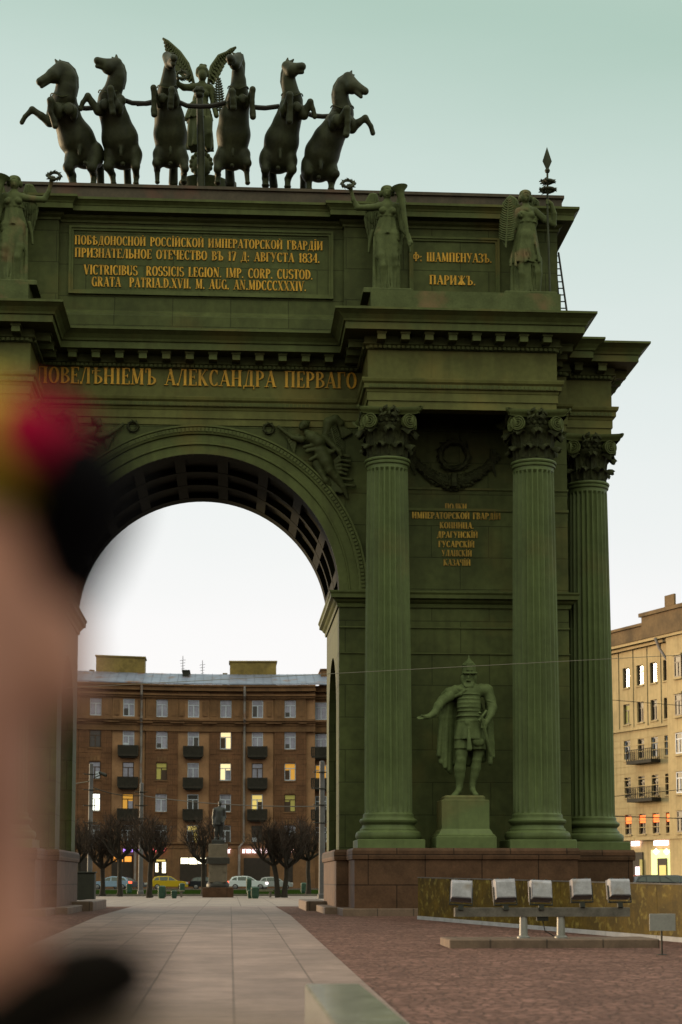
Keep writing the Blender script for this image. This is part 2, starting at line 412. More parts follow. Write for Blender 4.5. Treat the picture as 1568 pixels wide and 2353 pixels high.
        o = bpy.data.objects.new(name, me); COL.objects.link(o)
        if parent is not None: setparent(o, parent)
        if label: o['label'] = label
        return o

# ------------------------------------------------------------------ lettering: thick stems, thin hairlines, flat serifs
GL = {}
def _g(chars, w, *st):
    for c in chars: GL[c] = (w, st)
def S(x): return [('T', x, 0, x, 1), ('s', x, 0), ('s', x, 1)]
_g('АA', .80, ('t', .10, 0, .42, 1), ('T', .40, 1, .68, 0), ('t', .2, .32, .6, .32), ('s', .1, 0), ('s', .69, 0))
_g('Б', .66, *S(.16), ('t', .16, .98, .56, .98), ('t', .57, 1, .57, .76), ('a', .18, .27, .40, .255, -90, 90))
_g('ВB', .68, *S(.16), ('a', .2, .76, .33, .225, -90, 90), ('a', .2, .27, .40, .255, -90, 90))
_g('Г', .62, *S(.16), ('t', .16, .98, .56, .98), ('t', .57, 1, .57, .74))
_g('Д', .84, ('t', .2, .03, .40, 1), ('T', .60, .03, .60, 1), ('t', .36, .98, .7, .98), ('t', .05, .03, .8, .03), ('t', .06, .06, .06, -.16), ('t', .79, .06, .79, -.16))
_g('D', .74, *S(.16), ('a', .2, .5, .44, .485, -90, 90))
_g('ЕE', .62, *S(.16), ('t', .16, .98, .56, .98), ('t', .16, .02, .56, .02), ('t', .16, .52, .44, .52), ('t', .57, 1, .57, .8), ('t', .57, 0, .57, .22), ('t', .44, .42, .44, .62))
_g('Ж', 1.0, ('T', .5, 0, .5, 1), ('t', .1, .98, .44, .5), ('T', .5, .5, .14, .02), ('t', .9, .98, .56, .5), ('T', .5, .5, .88, .02), ('s', .5, 0), ('s', .5, 1))
_g('З3', .58, ('a', .22, .75, .26, .23, 90, -90), ('a', .22, .26, .30, .25, 90, -90), ('a', .24, .78, .2, .2, 90, 160), ('a', .24, .22, .22, .22, 200, 270))
_g('И', .84, *S(.16), *S(.66), ('t', .2, .06, .62, .94))
_g('Й', .84, *S(.16), *S(.66), ('t', .2, .06, .62, .94), ('t', .3, 1.16, .41, 1.08), ('t', .41, 1.08, .52, 1.16))
_g('I', .34, *S(.17))
_g('І', .36, *S(.18), ('T', .18, 1.1, .18, 1.2))
_g('К', .76, *S(.16), ('t', .22, .5, .58, .98), ('T', .3, .55, .62, .02), ('s', .6, 1), ('s', .64, 0))
_g('Л', .80, ('t', .14, .06, .40, 1), ('T', .62, 0, .62, 1), ('t', .34, .98, .72, .98), ('s', .62, 0), ('d', .1, .05))
_g('L', .62, *S(.16), ('t', .16, .02, .56, .02), ('t', .57, 0, .57, .25))
_g('МM', .98, ('t', .14, 0, .16, 1), ('T', .18, 1, .46, .06), ('t', .46, .06, .76, 1), ('T', .80, 0, .80, 1), ('s', .14, 0), ('s', .8, 0), ('s', .8, 1))
_g('НH', .82, *S(.16), *S(.64), ('t', .16, .5, .64, .5))
_g('N', .84, ('t', .15, 0, .15, 1), ('T', .18, .97, .66, .03), ('t', .7, 0, .7, 1), ('s', .15, 0), ('s', .7, 1), ('s', .12, 1))
_g('ОO', .78, ('a', .39, .5, .29, .485, 0, 360))
_g('П', .82, *S(.16), *S(.64), ('t', .16, .98, .64, .98))
_g('РP', .66, *S(.16), ('a', .2, .72, .36, .265, -90, 90))
_g('R', .76, *S(.16), ('a', .2, .74, .36, .245, -90, 90), ('T', .36, .5, .62, .02), ('s', .66, 0))
_g('СC', .70, ('a', .40, .5, .29, .485, 50, 310), ('t', .6, .98, .6, .72), ('t', .6, .02, .6, .22))
_g('G', .76, ('a', .40, .5, .29, .485, 50, 310), ('t', .6, .98, .6, .72), ('T', .62, .02, .62, .4), ('s', .62, .42))
_g('ТT', .70, ('T', .35, 0, .35, 1), ('t', .05, .98, .65, .98), ('t', .05, 1, .05, .76), ('t', .65, 1, .65, .76), ('s', .35, 0))
_g('У', .74, ('T', .12, .98, .42, .36), ('t', .62, .98, .3, .06), ('d', .26, .06), ('s', .12, 1), ('s', .62, 1))
_g('U', .80, ('T', .16, 1, .16, .3), ('a', .40, .3, .24, .29, 180, 360), ('t', .64, 1, .64, .3), ('s', .16, 1), ('s', .64, 1))
_g('Ф', .98, *S(.49), ('a', .49, .5, .36, .27, 0, 360))
_g('Ц', .86, *S(.16), *S(.64), ('t', .16, .02, .80, .02), ('t', .79, .04, .79, -.16))
_g('Ч', .76, *S(.60), ('T', .14, 1, .14, .62), ('t', .14, .62, .28, .45), ('t', .28, .45, .6, .52), ('s', .14, 1))
_g('Ш', 1.14, *S(.16), *S(.56), *S(.96), ('t', .16, .02, .96, .02))
_g('Ъ', .82, ('T', .32, 0, .32, 1), ('t', .05, .98, .32, .98), ('t', .06, 1, .06, .74), ('a', .36, .26, .36, .245, -90, 90), ('s', .32, 0))
_g('Ь', .66, *S(.16), ('a', .2, .27, .38, .255, -90, 90))
_g('Ѣ', .80, *S(.3), ('t', .05, .8, .62, .8), ('t', .06, .82, .06, .62), ('a', .34, .26, .36, .245, -90, 90))
_g('S', .62, ('a', .31, .74, .22, .24, 40, 270), ('a', .31, .26, .24, .245, 90, -140), ('t', .5, .98, .5, .78), ('t', .1, .02, .1, .24))
_g('V', .78, ('T', .12, 1, .40, 0), ('t', .42, 0, .68, 1), ('s', .12, 1), ('s', .68, 1))
_g('X', .78, ('T', .14, 1, .64, 0), ('t', .62, 1, .16, 0), ('s', .12, 1), ('s', .64, 1), ('s', .14, 0), ('s', .66, 0))
_g('1', .44, ('T', .24, 0, .24, 1), ('t', .06, .8, .24, .98), ('s', .24, 0))
_g('7', .60, ('t', .06, .97, .56, .97), ('T', .52, .95, .24, 0), ('t', .06, 1, .06, .78))
_g('8', .66, ('a', .33, .75, .20, .23, 0, 360), ('a', .33, .26, .25, .25, 0, 360))
_g('4', .66, ('T', .48, 0, .48, 1), ('t', .06, .3, .48, 1), ('t', .04, .3, .62, .3), ('s', .48, 0))
_g('.', .26, ('d', .12, .07)); _g(':', .28, ('d', .13, .07), ('d', .13, .5)); _g(' ', .50)
def text_width(s): return sum(GL[c][0] + .06 for c in s) - .06
def lettering(mb, s, x0, x1, z0, h, y, th=0.04, bold=1.0):
    """raised letters on a wall facing -Y, cap height h from z0, set between x0 and x1"""
    sx = (x1 - x0) / text_width(s); x = x0; lay = 0
    for c in s:
        w, sts = GL[c]
        for k, st in enumerate(sts):
            yy = y - th - 0.0012 * (k % 9)
            def seg(ax, az, bx, bz, ha, hb):
                d = np.array([(bx - ax) * sx, (bz - az) * h]); L = np.hypot(*d)
                if L < 1e-6: return
                nrm = np.array([-d[1], d[0]]) / L
                A = np.array([x + ax * sx, z0 + az * h]); B = np.array([x + bx * sx, z0 + bz * h])
                poly = [tuple(A - nrm * ha), tuple(B - nrm * hb), tuple(B + nrm * hb), tuple(A + nrm * ha)]
                mb.prism(poly, yy, y + 0.01)
            TK = .098 * min(sx, h * 1.05) * bold; TN = .030 * min(sx, h) * bold
            if st[0] == 'T': seg(*st[1:], TK, TK)
            elif st[0] == 't': seg(*st[1:], TN, TN)
            elif st[0] == 's': seg(st[1] - .15, st[2] + (.02 if st[2] < .5 else -.02), st[1] + .15, st[2] + (.02 if st[2] < .5 else -.02), TN * .8, TN * .8)
            elif st[0] == 'd': seg(st[1] - .08, st[2], st[1] + .08, st[2], .075 * h, .075 * h)
            else:
                _, cx, cz, rx, rz, a0, a1 = st; n = max(6, int(abs(a1 - a0) / 22)); vs = []
                for i in range(n + 1):
                    a = R(a0 + (a1 - a0) * i / n); p = np.array([x + (cx + rx * math.cos(a)) * sx, z0 + (cz + rz * math.sin(a)) * h])
                    tx, tz = -rx * math.sin(a) * sx, rz * math.cos(a) * h; L = math.hypot(tx, tz); vert = abs(tz) / L
                    nn = np.array([-tz, tx]) / L; hw = TN + (TK - TN) * vert ** 2
                    vs.append((p - nn * hw, p + nn * hw))
                V = [(q[0], yy, q[1]) for pr in vs for q in pr] + [(q[0], y + .01, q[1]) for pr in vs for q in pr]; m = 2 * (n + 1); F = []
                for i in range(n):
                    a, b, c_, d_ = 2 * i, 2 * i + 1, 2 * i + 3, 2 * i + 2
                    F += [(a, b, c_, d_), (a + m, d_ + m, c_ + m, b + m), (a, d_, d_ + m, a + m), (b, b + m, c_ + m, c_)]
                mb.add(V, F)
        x += (w + .06) * sx
# ------------------------------------------------------------------ ground
def gz(y):
    """the square rises a little towards the gate"""
    return 0.0 if y >= 52 else -0.0113 * (52 - y)
mat('cobble', (0.345, 0.178, 0.148), 0.8, spec=.12, var=0.35, vscale=1.3, bump=0.5, bscale=7)
def cobble_nodes():
    m = MATS['cobble']; t = m.node_tree; L = t.links.new; b = t.nodes['Principled BSDF']
    tc = t.nodes.new('ShaderNodeTexCoord'); mp = t.nodes.new('ShaderNodeMapping'); mp.inputs['Scale'].default_value = (6.4, 6.4, 6.4); L(tc.outputs['Object'], mp.inputs[0])
    v = t.nodes.new('ShaderNodeTexVoronoi'); v.feature = 'DISTANCE_TO_EDGE'; v.inputs['Scale'].default_value = 1; L(mp.outputs[0], v.inputs['Vector'])
    v2 = t.nodes.new('ShaderNodeTexVoronoi'); v2.inputs['Scale'].default_value = 1; L(mp.outputs[0], v2.inputs['Vector'])
    r = t.nodes.new('ShaderNodeMapRange'); r.inputs[1].default_value = 0.02; r.inputs[2].default_value = 0.14; L(v.outputs['Distance'], r.inputs[0])
    hs = t.nodes.new('ShaderNodeSeparateColor'); L(v2.outputs['Color'], hs.inputs[0])
    base = b.inputs['Base Color'].links[0].from_socket
    mx = t.nodes.new('ShaderNodeMix'); mx.data_type = 'RGBA'; mx.blend_type = 'MULTIPLY'; mx.inputs[0].default_value = 0.65
    c = t.nodes.new('ShaderNodeCombineColor'); rr = t.nodes.new('ShaderNodeMapRange'); rr.inputs[3].default_value = 0.55; rr.inputs[4].default_value = 1.25; L(hs.outputs[0], rr.inputs[0])
    for i in range(3): L(rr.outputs[0], c.inputs[i])
    L(base, mx.inputs[6]); L(c.outputs[0], mx.inputs[7])
    m2 = t.nodes.new('ShaderNodeMix'); m2.data_type = 'RGBA'; L(r.outputs[0], m2.inputs[0]); m2.inputs[6].default_value = (0.12, 0.068, 0.056, 1); L(mx.outputs[2], m2.inputs[7])
    L(m2.outputs[2], b.inputs['Base Color'])
    bn = t.nodes.new('ShaderNodeBump'); bn.inputs['Distance'].default_value = 0.05; bn.inputs['Strength'].default_value = 0.7
    L(r.outputs[0], bn.inputs['Height']); L(b.inputs['Normal'].links[0].from_socket, bn.inputs['Normal']); L(bn.outputs[0], b.inputs['Normal'])
cobble_nodes()
mat('path_slab', (0.44, 0.295, 0.258), 0.6, spec=.35, var=0.30, vscale=1.1, bump=0.15, bscale=30, brick=('YX', 1.75, 1.09, 0.018, 0.55, 0.37), col2=(0.34, 0.228, 0.200), stain=(0.27, 0.185, 0.165), stain_scale=0.8, stain_amt=0.5)
mat('pale_paving', (0.42, 0.32, 0.285), 0.7, var=0.25, vscale=0.7, brick=('YX', 1.5, 1.5, 0.02, 0.5, 0.5))
mat('asphalt', (0.055, 0.052, 0.052), 0.9, spec=.1, var=0.25, vscale=0.4, bump=0.2)
mat('grass', (0.030, 0.055, 0.010), 0.95, spec=.0, var=0.5, vscale=0.7, bump=0.6, bscale=12)
mat('kerb', (0.25, 0.20, 0.17), 0.7, var=0.3)
def sheet(name, x0, x1, ys, dz, m):
    mb = MB(); vs = []
    for y in ys: vs += [(x0, y, gz(y) + dz), (x1, y, gz(y) + dz)]
    mb.add(vs, [(2 * i, 2 * i + 1, 2 * i + 3, 2 * i + 2) for i in range(len(ys) - 1)])
    o = mb.build(name, m); tag(o, kind='structure'); return o
sheet('ground', -1500, 1500, [-200, 52, 2500], -0.008, 'asphalt')
sheet('cobblestone_square', -60, 60, [-40, 52, 70], 0.0, 'cobble')
po = sheet('paving_path', -2.93, 2.90, [-20, 52, 70], 0.004, 'path_slab')
sheet('far_paving', -40, 40, [70.0, 113], 0.003, 'pale_paving')
sheet('lawn', -120, 120, [113.3, 178], 0.03, 'grass')
mb = MB(); mb.box(-120, 120, 113.0, 113.3, 0, 0.14); mb.box(-120, 120, 178, 178.3, 0, 0.12)
tag(mb.build('kerb', 'kerb'), kind='structure')
sheet('road', -300, 300, [178.3, 200], 0.0, 'asphalt')
sheet('pavement', -300, 300, [200, 230], 0.06, 'pale_paving')

# ------------------------------------------------------------------ the triumphal gate
WY = 54.85; BY = 61.9; FY = 52.36; ZS = 10.45; AR = 4.55
GATE = empty('triumphal_gate', (0, 58, 0), 'dark green triumphal gate with one tall arch, fluted columns and gilded inscriptions', 'triumphal gate')
def mx(mbf):
    """build on both sides of the arch: calls with +1 and -1"""
    for s in (1, -1): mbf(s)
def sbox(mb, s, x0, x1, y0, y1, z0, z1):
    a, b = (x0, x1) if s > 0 else (-x1, -x0); mb.box(a, b, y0, y1, z0, z1)
# masonry body
b = MB()
for s in (1, -1):
    sbox(b, s, 5.15, 12.15, WY, BY, 2.0, 15.98)                          # pier core
    sbox(b, s, AR, 5.15, WY, 56.3, 2.0, ZS); sbox(b, s, AR, 5.15, 60.5, BY, 2.0, ZS)   # passage wall either side of the niche
# spandrels over the arch, front and back
for yf, fl in ((WY, 0), (BY, 1)):
    A = [math.pi * i / 48 for i in range(49)]
    vs = []; fs = []
    for a in A: vs += [(AR * math.cos(a), yf, ZS + AR * math.sin(a)), (AR * math.cos(a), yf, 15.98)]
    for i in range(48): f = (2 * i, 2 * i + 1, 2 * i + 3, 2 * i + 2); fs.append(f if not fl else f[::-1])
    vs = [(x if abs(abs(x) - AR) > 1e-6 else math.copysign(AR, x), y, z) for x, y, z in vs]
    b.add(vs, fs)
    for s in (1, -1):                                                    # sliver between arch jamb and pier core
        x0, x1 = (AR, 5.15) if s > 0 else (-5.15, -AR)
        q = [(x0, yf, ZS), (x1, yf, ZS), (x1, yf, 15.98), (x0, yf, 15.98)]
        b.add(q, [(0, 1, 2, 3)])
b.box(-12.1, 12.1, 54.9, 61.8, 15.99, 18.86)
b.build('wall', 'green_plate', GATE)
# passage niches with round heads
for s in (1, -1):
    nb = MB()
    yc, hw, sp, top = 58.4, 2.1, 6.65, ZS
    yz = []
    for i in range(17):
        a = math.pi * i / 16; yz.append((yc + hw * math.cos(a), sp + hw * math.sin(a)))
    vs = []; fs = []
    for y, z in yz: vs += [(s * AR, y, z), (s * AR, y, top), (s * 5.149, y, z)]
    for i in range(16):
        f = (3 * i, 3 * i + 1, 3 * i + 4, 3 * i + 3); g = (3 * i, 3 * i + 3, 3 * i + 5, 3 * i + 2)
        fs += [f if s > 0 else f[::-1], g if s > 0 else g[::-1]]
    nb.add(vs, fs)
    nb.build('niche', 'green_side', GATE)
# coffered vault
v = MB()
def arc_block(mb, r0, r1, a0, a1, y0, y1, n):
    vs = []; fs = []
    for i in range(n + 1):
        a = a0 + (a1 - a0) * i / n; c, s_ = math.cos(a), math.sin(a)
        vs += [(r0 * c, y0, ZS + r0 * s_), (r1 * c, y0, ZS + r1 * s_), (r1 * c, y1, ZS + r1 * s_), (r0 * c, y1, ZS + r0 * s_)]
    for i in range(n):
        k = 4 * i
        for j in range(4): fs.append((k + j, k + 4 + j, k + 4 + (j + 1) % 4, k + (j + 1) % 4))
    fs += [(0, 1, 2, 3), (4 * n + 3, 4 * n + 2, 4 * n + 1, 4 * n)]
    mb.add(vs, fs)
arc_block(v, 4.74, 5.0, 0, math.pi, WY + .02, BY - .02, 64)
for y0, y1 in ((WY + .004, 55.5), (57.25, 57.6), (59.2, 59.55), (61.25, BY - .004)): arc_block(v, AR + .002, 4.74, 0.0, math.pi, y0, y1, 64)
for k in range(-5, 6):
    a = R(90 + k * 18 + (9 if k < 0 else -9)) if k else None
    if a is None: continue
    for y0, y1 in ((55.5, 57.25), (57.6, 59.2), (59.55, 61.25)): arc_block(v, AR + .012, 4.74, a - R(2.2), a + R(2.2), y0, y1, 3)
v.build('coffered_vault', 'vault_shade', GATE)
# archivolt with a bead row
a_ = MB()
def polar(mb, prof, n=72):
    m = len(prof); vs = []; fs = []
    for i in range(n + 1):
        a = math.pi * i / n
        vs += [(r * math.cos(a), WY - o, ZS + r * math.sin(a)) for r, o in prof]
    for i in range(n): fs += [(i * m + j, i * m + j + 1, (i + 1) * m + j + 1, (i + 1) * m + j) for j in range(m - 1)]
    mb.add(vs, fs)
polar(a_, [(4.552, -.05), (4.552, .07), (4.84, .07), (4.86, .13), (4.90, .13), (4.92, .10), (5.18, .10), (5.20, .17), (5.26, .19), (5.41, .19), (5.43, .24), (5.49, .24), (5.49, -.02)])
for i in range(130):
    a = math.pi * (i + .5) / 130; c, s_ = math.cos(a), math.sin(a)
    M = Matrix.Translation((5.335 * c, WY - .2, ZS + 5.335 * s_)) @ Matrix.Rotation(-(a - math.pi / 2), 4, 'Y')
    a_.box(-.042, .042, -.03, .03, -.06, .06, M)
a_.build('archivolt', 'green_trim', GATE)
# imposts and string courses
IMP = [(0, 9.98), (.06, 9.98), (.08, 10.08), (.06, 10.1), (.14, 10.16), (.18, 10.22), (.28, 10.26), (.28, 10.38), (.32, 10.44), (.32, 10.49), (0, 10.51)]
def both(path): return path, [(-x, y) for x, y in path[::-1]]
for p in both([(AR, BY), (AR, WY), (12.15, WY), (12.15, BY)]): im = MB(); im.sweep(p, IMP, closed=False); im.build('impost', 'green_trim', GATE)
for zz, h in ((13.93, .07), (13.22, .09), (9.30, .05), (8.45, .04)):
    for s in (1, -1): st = MB(); sbox(st, s, 5.6 if zz > 10.5 else AR, 12.18, WY - .045, WY + .02, zz, zz + h); st.build('string_course', 'green_trim', GATE)
# granite base with steps
GP = [(4.45, BY + .1), (4.45, 54.72), (4.83, 54.72), (4.83, 51.86), (11.72, 51.86), (11.72, 54.72), (12.3, 54.72), (12.3, 54.8), (14.15, 54.8), (14.15, 61.9), (4.45, 61.95)]
for s, p in zip((1, -1), both(GP[:-1])):
    gb = MB(); gb.sweep(p, [(0, -.05), (0.0, 1.70), (.06, 1.72), (.07, 1.80), (.07, 1.98), (.03, 2.06), (-.6, 2.062)], closed=False)
    sbox(gb, s, 4.5, 14.1, 54.85, 61.9, 1.5, 2.055); sbox(gb, s, 4.9, 11.65, 52.0, 54.9, 1.5, 2.052)
    gb.build('granite_base', 'granite_base', GATE)
for s, p in zip((1, -1), both([(4.45, 60.0), (4.45, 54.72), (4.83, 54.72), (4.83, 51.86), (11.72, 51.86), (11.72, 54.72), (14.15, 54.8), (14.15, 61.9)])):
    sp_ = MB(); sp_.sweep(p, [(.38, -.05), (.38, .20), (.36, .22), (-.1, .225)], closed=False)
    a, c = (3.72, 4.47) if s > 0 else (-4.47, -3.72); sp_.build('granite_step', 'granite_step', GATE); sp_ = MB(); sp_.cbox(a, c, 60.02, 66.5, -.05, .34, .03); sp_.build('granite_step', 'granite_step', GATE)
# entablature
EP = [(5.32, WY), (5.32, FY), (11.34, FY), (11.34, WY), (12.15, WY), (12.15, 55.2), (13.75, 55.2), (13.75, 61.4), (12.15, 61.4), (12.15, BY), (11.34, BY), (11.34, 64.4), (5.32, 64.4), (5.32, BY)]
EPATH = EP + [(-x, y) for x, y in EP[::-1]]
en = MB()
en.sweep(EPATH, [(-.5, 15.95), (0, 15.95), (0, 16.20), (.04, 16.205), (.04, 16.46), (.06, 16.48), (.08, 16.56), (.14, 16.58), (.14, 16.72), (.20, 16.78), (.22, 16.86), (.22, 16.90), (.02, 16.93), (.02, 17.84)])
en.build('architrave', 'green_lit', GATE)
co = MB()
co.sweep(EPATH, [(.02, 17.84), (.08, 17.86), (.08, 17.96), (.16, 18.0), (.16, 18.05), (.12, 18.06), (.12, 18.27), (.78, 18.275), (.78, 18.50), (.83, 18.51), (.86, 18.58), (.96, 18.70), (1.08, 18.79), (1.12, 18.81), (1.12, 18.88), (-.6, 18.93)])
def edges_of(path, off):
    n = len(path)
    for i in range(n):
        p, q = Vector(path[i]), Vector(path[(i + 1) % n]); d = q - p; L = d.length; d.normalize(); nn = Vector((d.y, -d.x))
        yield p, q, d, nn, L
for p, q, d, nn, L in edges_of(EPATH, 0):
    if (p.y + q.y) / 2 > 61.6: continue
    # dentil beads
    for (o, z, w, hh, sp) in ((.14, 16.65, .05, .05, .135), (.17, 17.91, .05, .045, .15)):
        k = int(L / sp)
        for j in range(k + 1):
            c = p + d * (L * (j + .5) / (k + 1)) + nn * o
            co.box(-w, w, -.02, .03, z - hh, z + hh, Matrix.Translation((c.x, c.y, 0)) @ Matrix.Rotation(math.atan2(d.y, d.x), 4, 'Z'))
co.build('cornice', 'green_trim', GATE)
mo = MB()
for p, q, d, nn, L in edges_of(EPATH, 0):
    if (p.y + q.y) / 2 > 61.6 or L < .5: continue
    k = max(1, round(L / .775))
    inner = L > 10
    for j in range(k):
        if inner and j in (0, k - 1): continue
        c = p + d * (L * (j + .5) / k)
        M = Matrix.Translation((c.x, c.y, 0)) @ Matrix.Rotation(math.atan2(d.y, d.x), 4, 'Z')
        mo.add([(-.13, -.60, 18.02), (.13, -.60, 18.02), (.13, -.10, 18.02), (-.13, -.10, 18.02), (-.13, -.60, 18.20), (.13, -.60, 18.20), (.13, -.10, 18.20), (-.13, -.10, 18.20)],
               [(0, 3, 2, 1), (0, 1, 5, 4), (1, 2, 6, 5), (3, 0, 4, 7), (4, 5, 6, 7)], M)
        mo.box(-.16, .16, -.63, -.10, 18.20, 18.272, M)
mo.build('modillion_row', 'green_trim', GATE)
# attic
ATP = [(4.68, 54.5), (4.68, 54.3), (11.81, 54.3), (11.81, 62.4), (4.68, 62.4)]
AP = ATP + [(-x, y) for x, y in ATP[::-1]]
at_ = MB()
at_.sweep(AP, [(.30, 18.85), (.30, 19.42), (.22, 19.46), (.20, 19.52), (.10, 19.60), (.06, 19.66), (0, 19.68), (0, 22.62)])
at_.build('attic_wall', 'green_plate', GATE)
ac = MB()
ac.sweep(AP, [(0, 22.62), (.05, 22.62), (.05, 22.70), (.14, 22.76), (.16, 22.84), (.48, 22.85), (.48, 23.02), (.50, 23.03), (.52, 23.08), (.60, 23.16), (.64, 23.18), (.64, 23.26), (-.5, 23.30)])
ac.build('attic_cornice', 'green_trim', GATE)
pa = MB()
pa.sweep([(12.0, 54.25), (12.0, 62.5), (-12.0, 62.5), (-12.0, 54.25)], [(-.02, 23.2), (-.02, 23.74), (.05, 23.76), (.05, 23.86), (-.3, 23.9), (-3, 23.92)])
pa.box(-10, 10, 55.5, 61.5, 23.6, 23.915)
for i in range(26): pa.tube([(-11.9 + .95 * i, 54.5, 23.88), (-11.9 + .95 * i, 54.5, 23.97)], .012, 4)
pa.build('parapet', 'red_roof_strip', GATE)
for s in (1, -1):
    pl = MB()
    sbox(pl, s, 5.42, 11.55, 52.5, 54.0, 18.9, 19.86)
    for xc, w in ((5.98, .8), (10.62, .86)): pl.cbox(s * xc - w, s * xc + w, 52.72, 54.0, 19.861, 20.02, .03)
    pl.build('statue_plinth', 'green_statue', GATE)
# framed tablets
def frame_rect(mb, x0, x1, z0, z1, y, w, d):
    for k, (o, t, dd) in enumerate(((0, w * .5, d), (w * .5, w * .5, d * .55))):
        a0, a1, b0, b1 = x0 + o, x1 - o, z0 + o, z1 - o
        for poly in ([(a0, b1), (a0 + t, b1 - t), (a1 - t, b1 - t), (a1, b1)], [(a1, b0), (a1 - t, b0 + t), (a0 + t, b0 + t), (a0, b0)],
                     [(a0, b0), (a0 + t, b0 + t), (a0 + t, b1 - t), (a0, b1)], [(a1, b1), (a1 - t, b1 - t), (a1 - t, b0 + t), (a1, b0)]):
            mb.prism(poly[::-1], y - dd, y + .02)
fr = MB()
frame_rect(fr, -4.36, 4.33, 20.20, 22.50, 54.5, .15, .10)
fr.build('tablet_frame', 'green_trim', GATE)
for s in (1, -1):
    fr = MB(); a, c = (6.84, 9.86) if s > 0 else (-9.86, -6.84); frame_rect(fr, a, c, 20.20, 22.34, 54.3, .14, .09); fr.build('tablet_frame', 'green_trim', GATE)
# inscriptions: each line set where the photograph shows it on the wall
def line(mb, s, u0, u1, v0, v1, y, th=.035, bold=1.0):
    um = (u0 + u1) / 2; zt = at(um, v0, y)[2]; zb = at(um, v1, y)[2]
    lettering(mb, s, at(u0, v1, y)[0], at(u1, v1, y)[0], zb, zt - zb, y, th, bold)
def inscr(txt, u0, u1, v0, v1, y, m_='gold', th=.035, bold=1.15):
    q = MB(); line(q, txt, u0, u1, v0, v1, y, th, bold); q.build('inscription', m_, GATE)
inscr('ПОБѢДОНОСНОЙ РОССІЙСКОЙ ИМПЕРАТОРСКОЙ ГВАРДІИ', 172, 742, 548.5, 569, 54.5)
inscr('ПРИЗНАТЕЛЬНОЕ ОТЕЧЕСТВО ВЪ 17 Д: АВГУСТА 1834.', 172, 735, 577, 598, 54.5)
inscr('VICTRICIBUS  ROSSICIS LEGION. IMP. CORP. CUSTOD.', 193, 719, 615, 637, 54.5)
inscr('GRATA  PATRIA.D.XVII. M. AUG. AN.MDCCCXXXIV.', 211, 704, 642, 664, 54.5)
inscr('Ф: ШАМПЕНУАЗЪ.', 948, 1130, 582, 602.5, 54.3); inscr('ПАРИЖЪ.', 987, 1093, 634, 655, 54.3)
inscr('ПОВЕЛѢНІЕМЪ АЛЕКСАНДРА ПЕРВАГО', 84, 820, 850, 887, WY - .02, 'gold', .05, .95)
for t_, x0, x1, y0, y1 in (('ПОЛКИ', 627, 725, 531, 558), ('ИМПЕРАТОРСКОЙ ГВАРДІИ', 478, 878, 571, 600), ('КОННИЦА.', 603, 757, 615, 643), ('ДРАГУНСКІЙ', 590, 775, 657, 685),
                          ('ГУСАРСКІЙ', 597, 760, 700, 728), ('УЛАНСКІЙ', 612, 748, 741, 769), ('КАЗАЧІЙ', 620, 742, 783, 811)):
    inscr(t_, 704.4 + .508 * x0, 704.4 + .508 * x1, 888 + .508 * y0, 888 + .508 * y1, WY, 'gold_worn', .03, 1.45)
# ladder on the side of the attic
ld = MB()
r0, r1 = at(1284, 600, 56.5), at(1303, 716, 55.2); q0, q1 = at(1275, 600, 57.0), at(1287, 716, 55.7)
r0[2] += .3; q0[2] += .3
ld.tube([r0, r1], .035, 6); ld.tube([q0, q1], .035, 6)
for k in range(9): t = (k + .5) / 9; ld.tube([r0 + (r1 - r0) * t, q0 + (q1 - q0) * t], .022, 5)
ld.build('ladder', 'dark_iron', GATE)

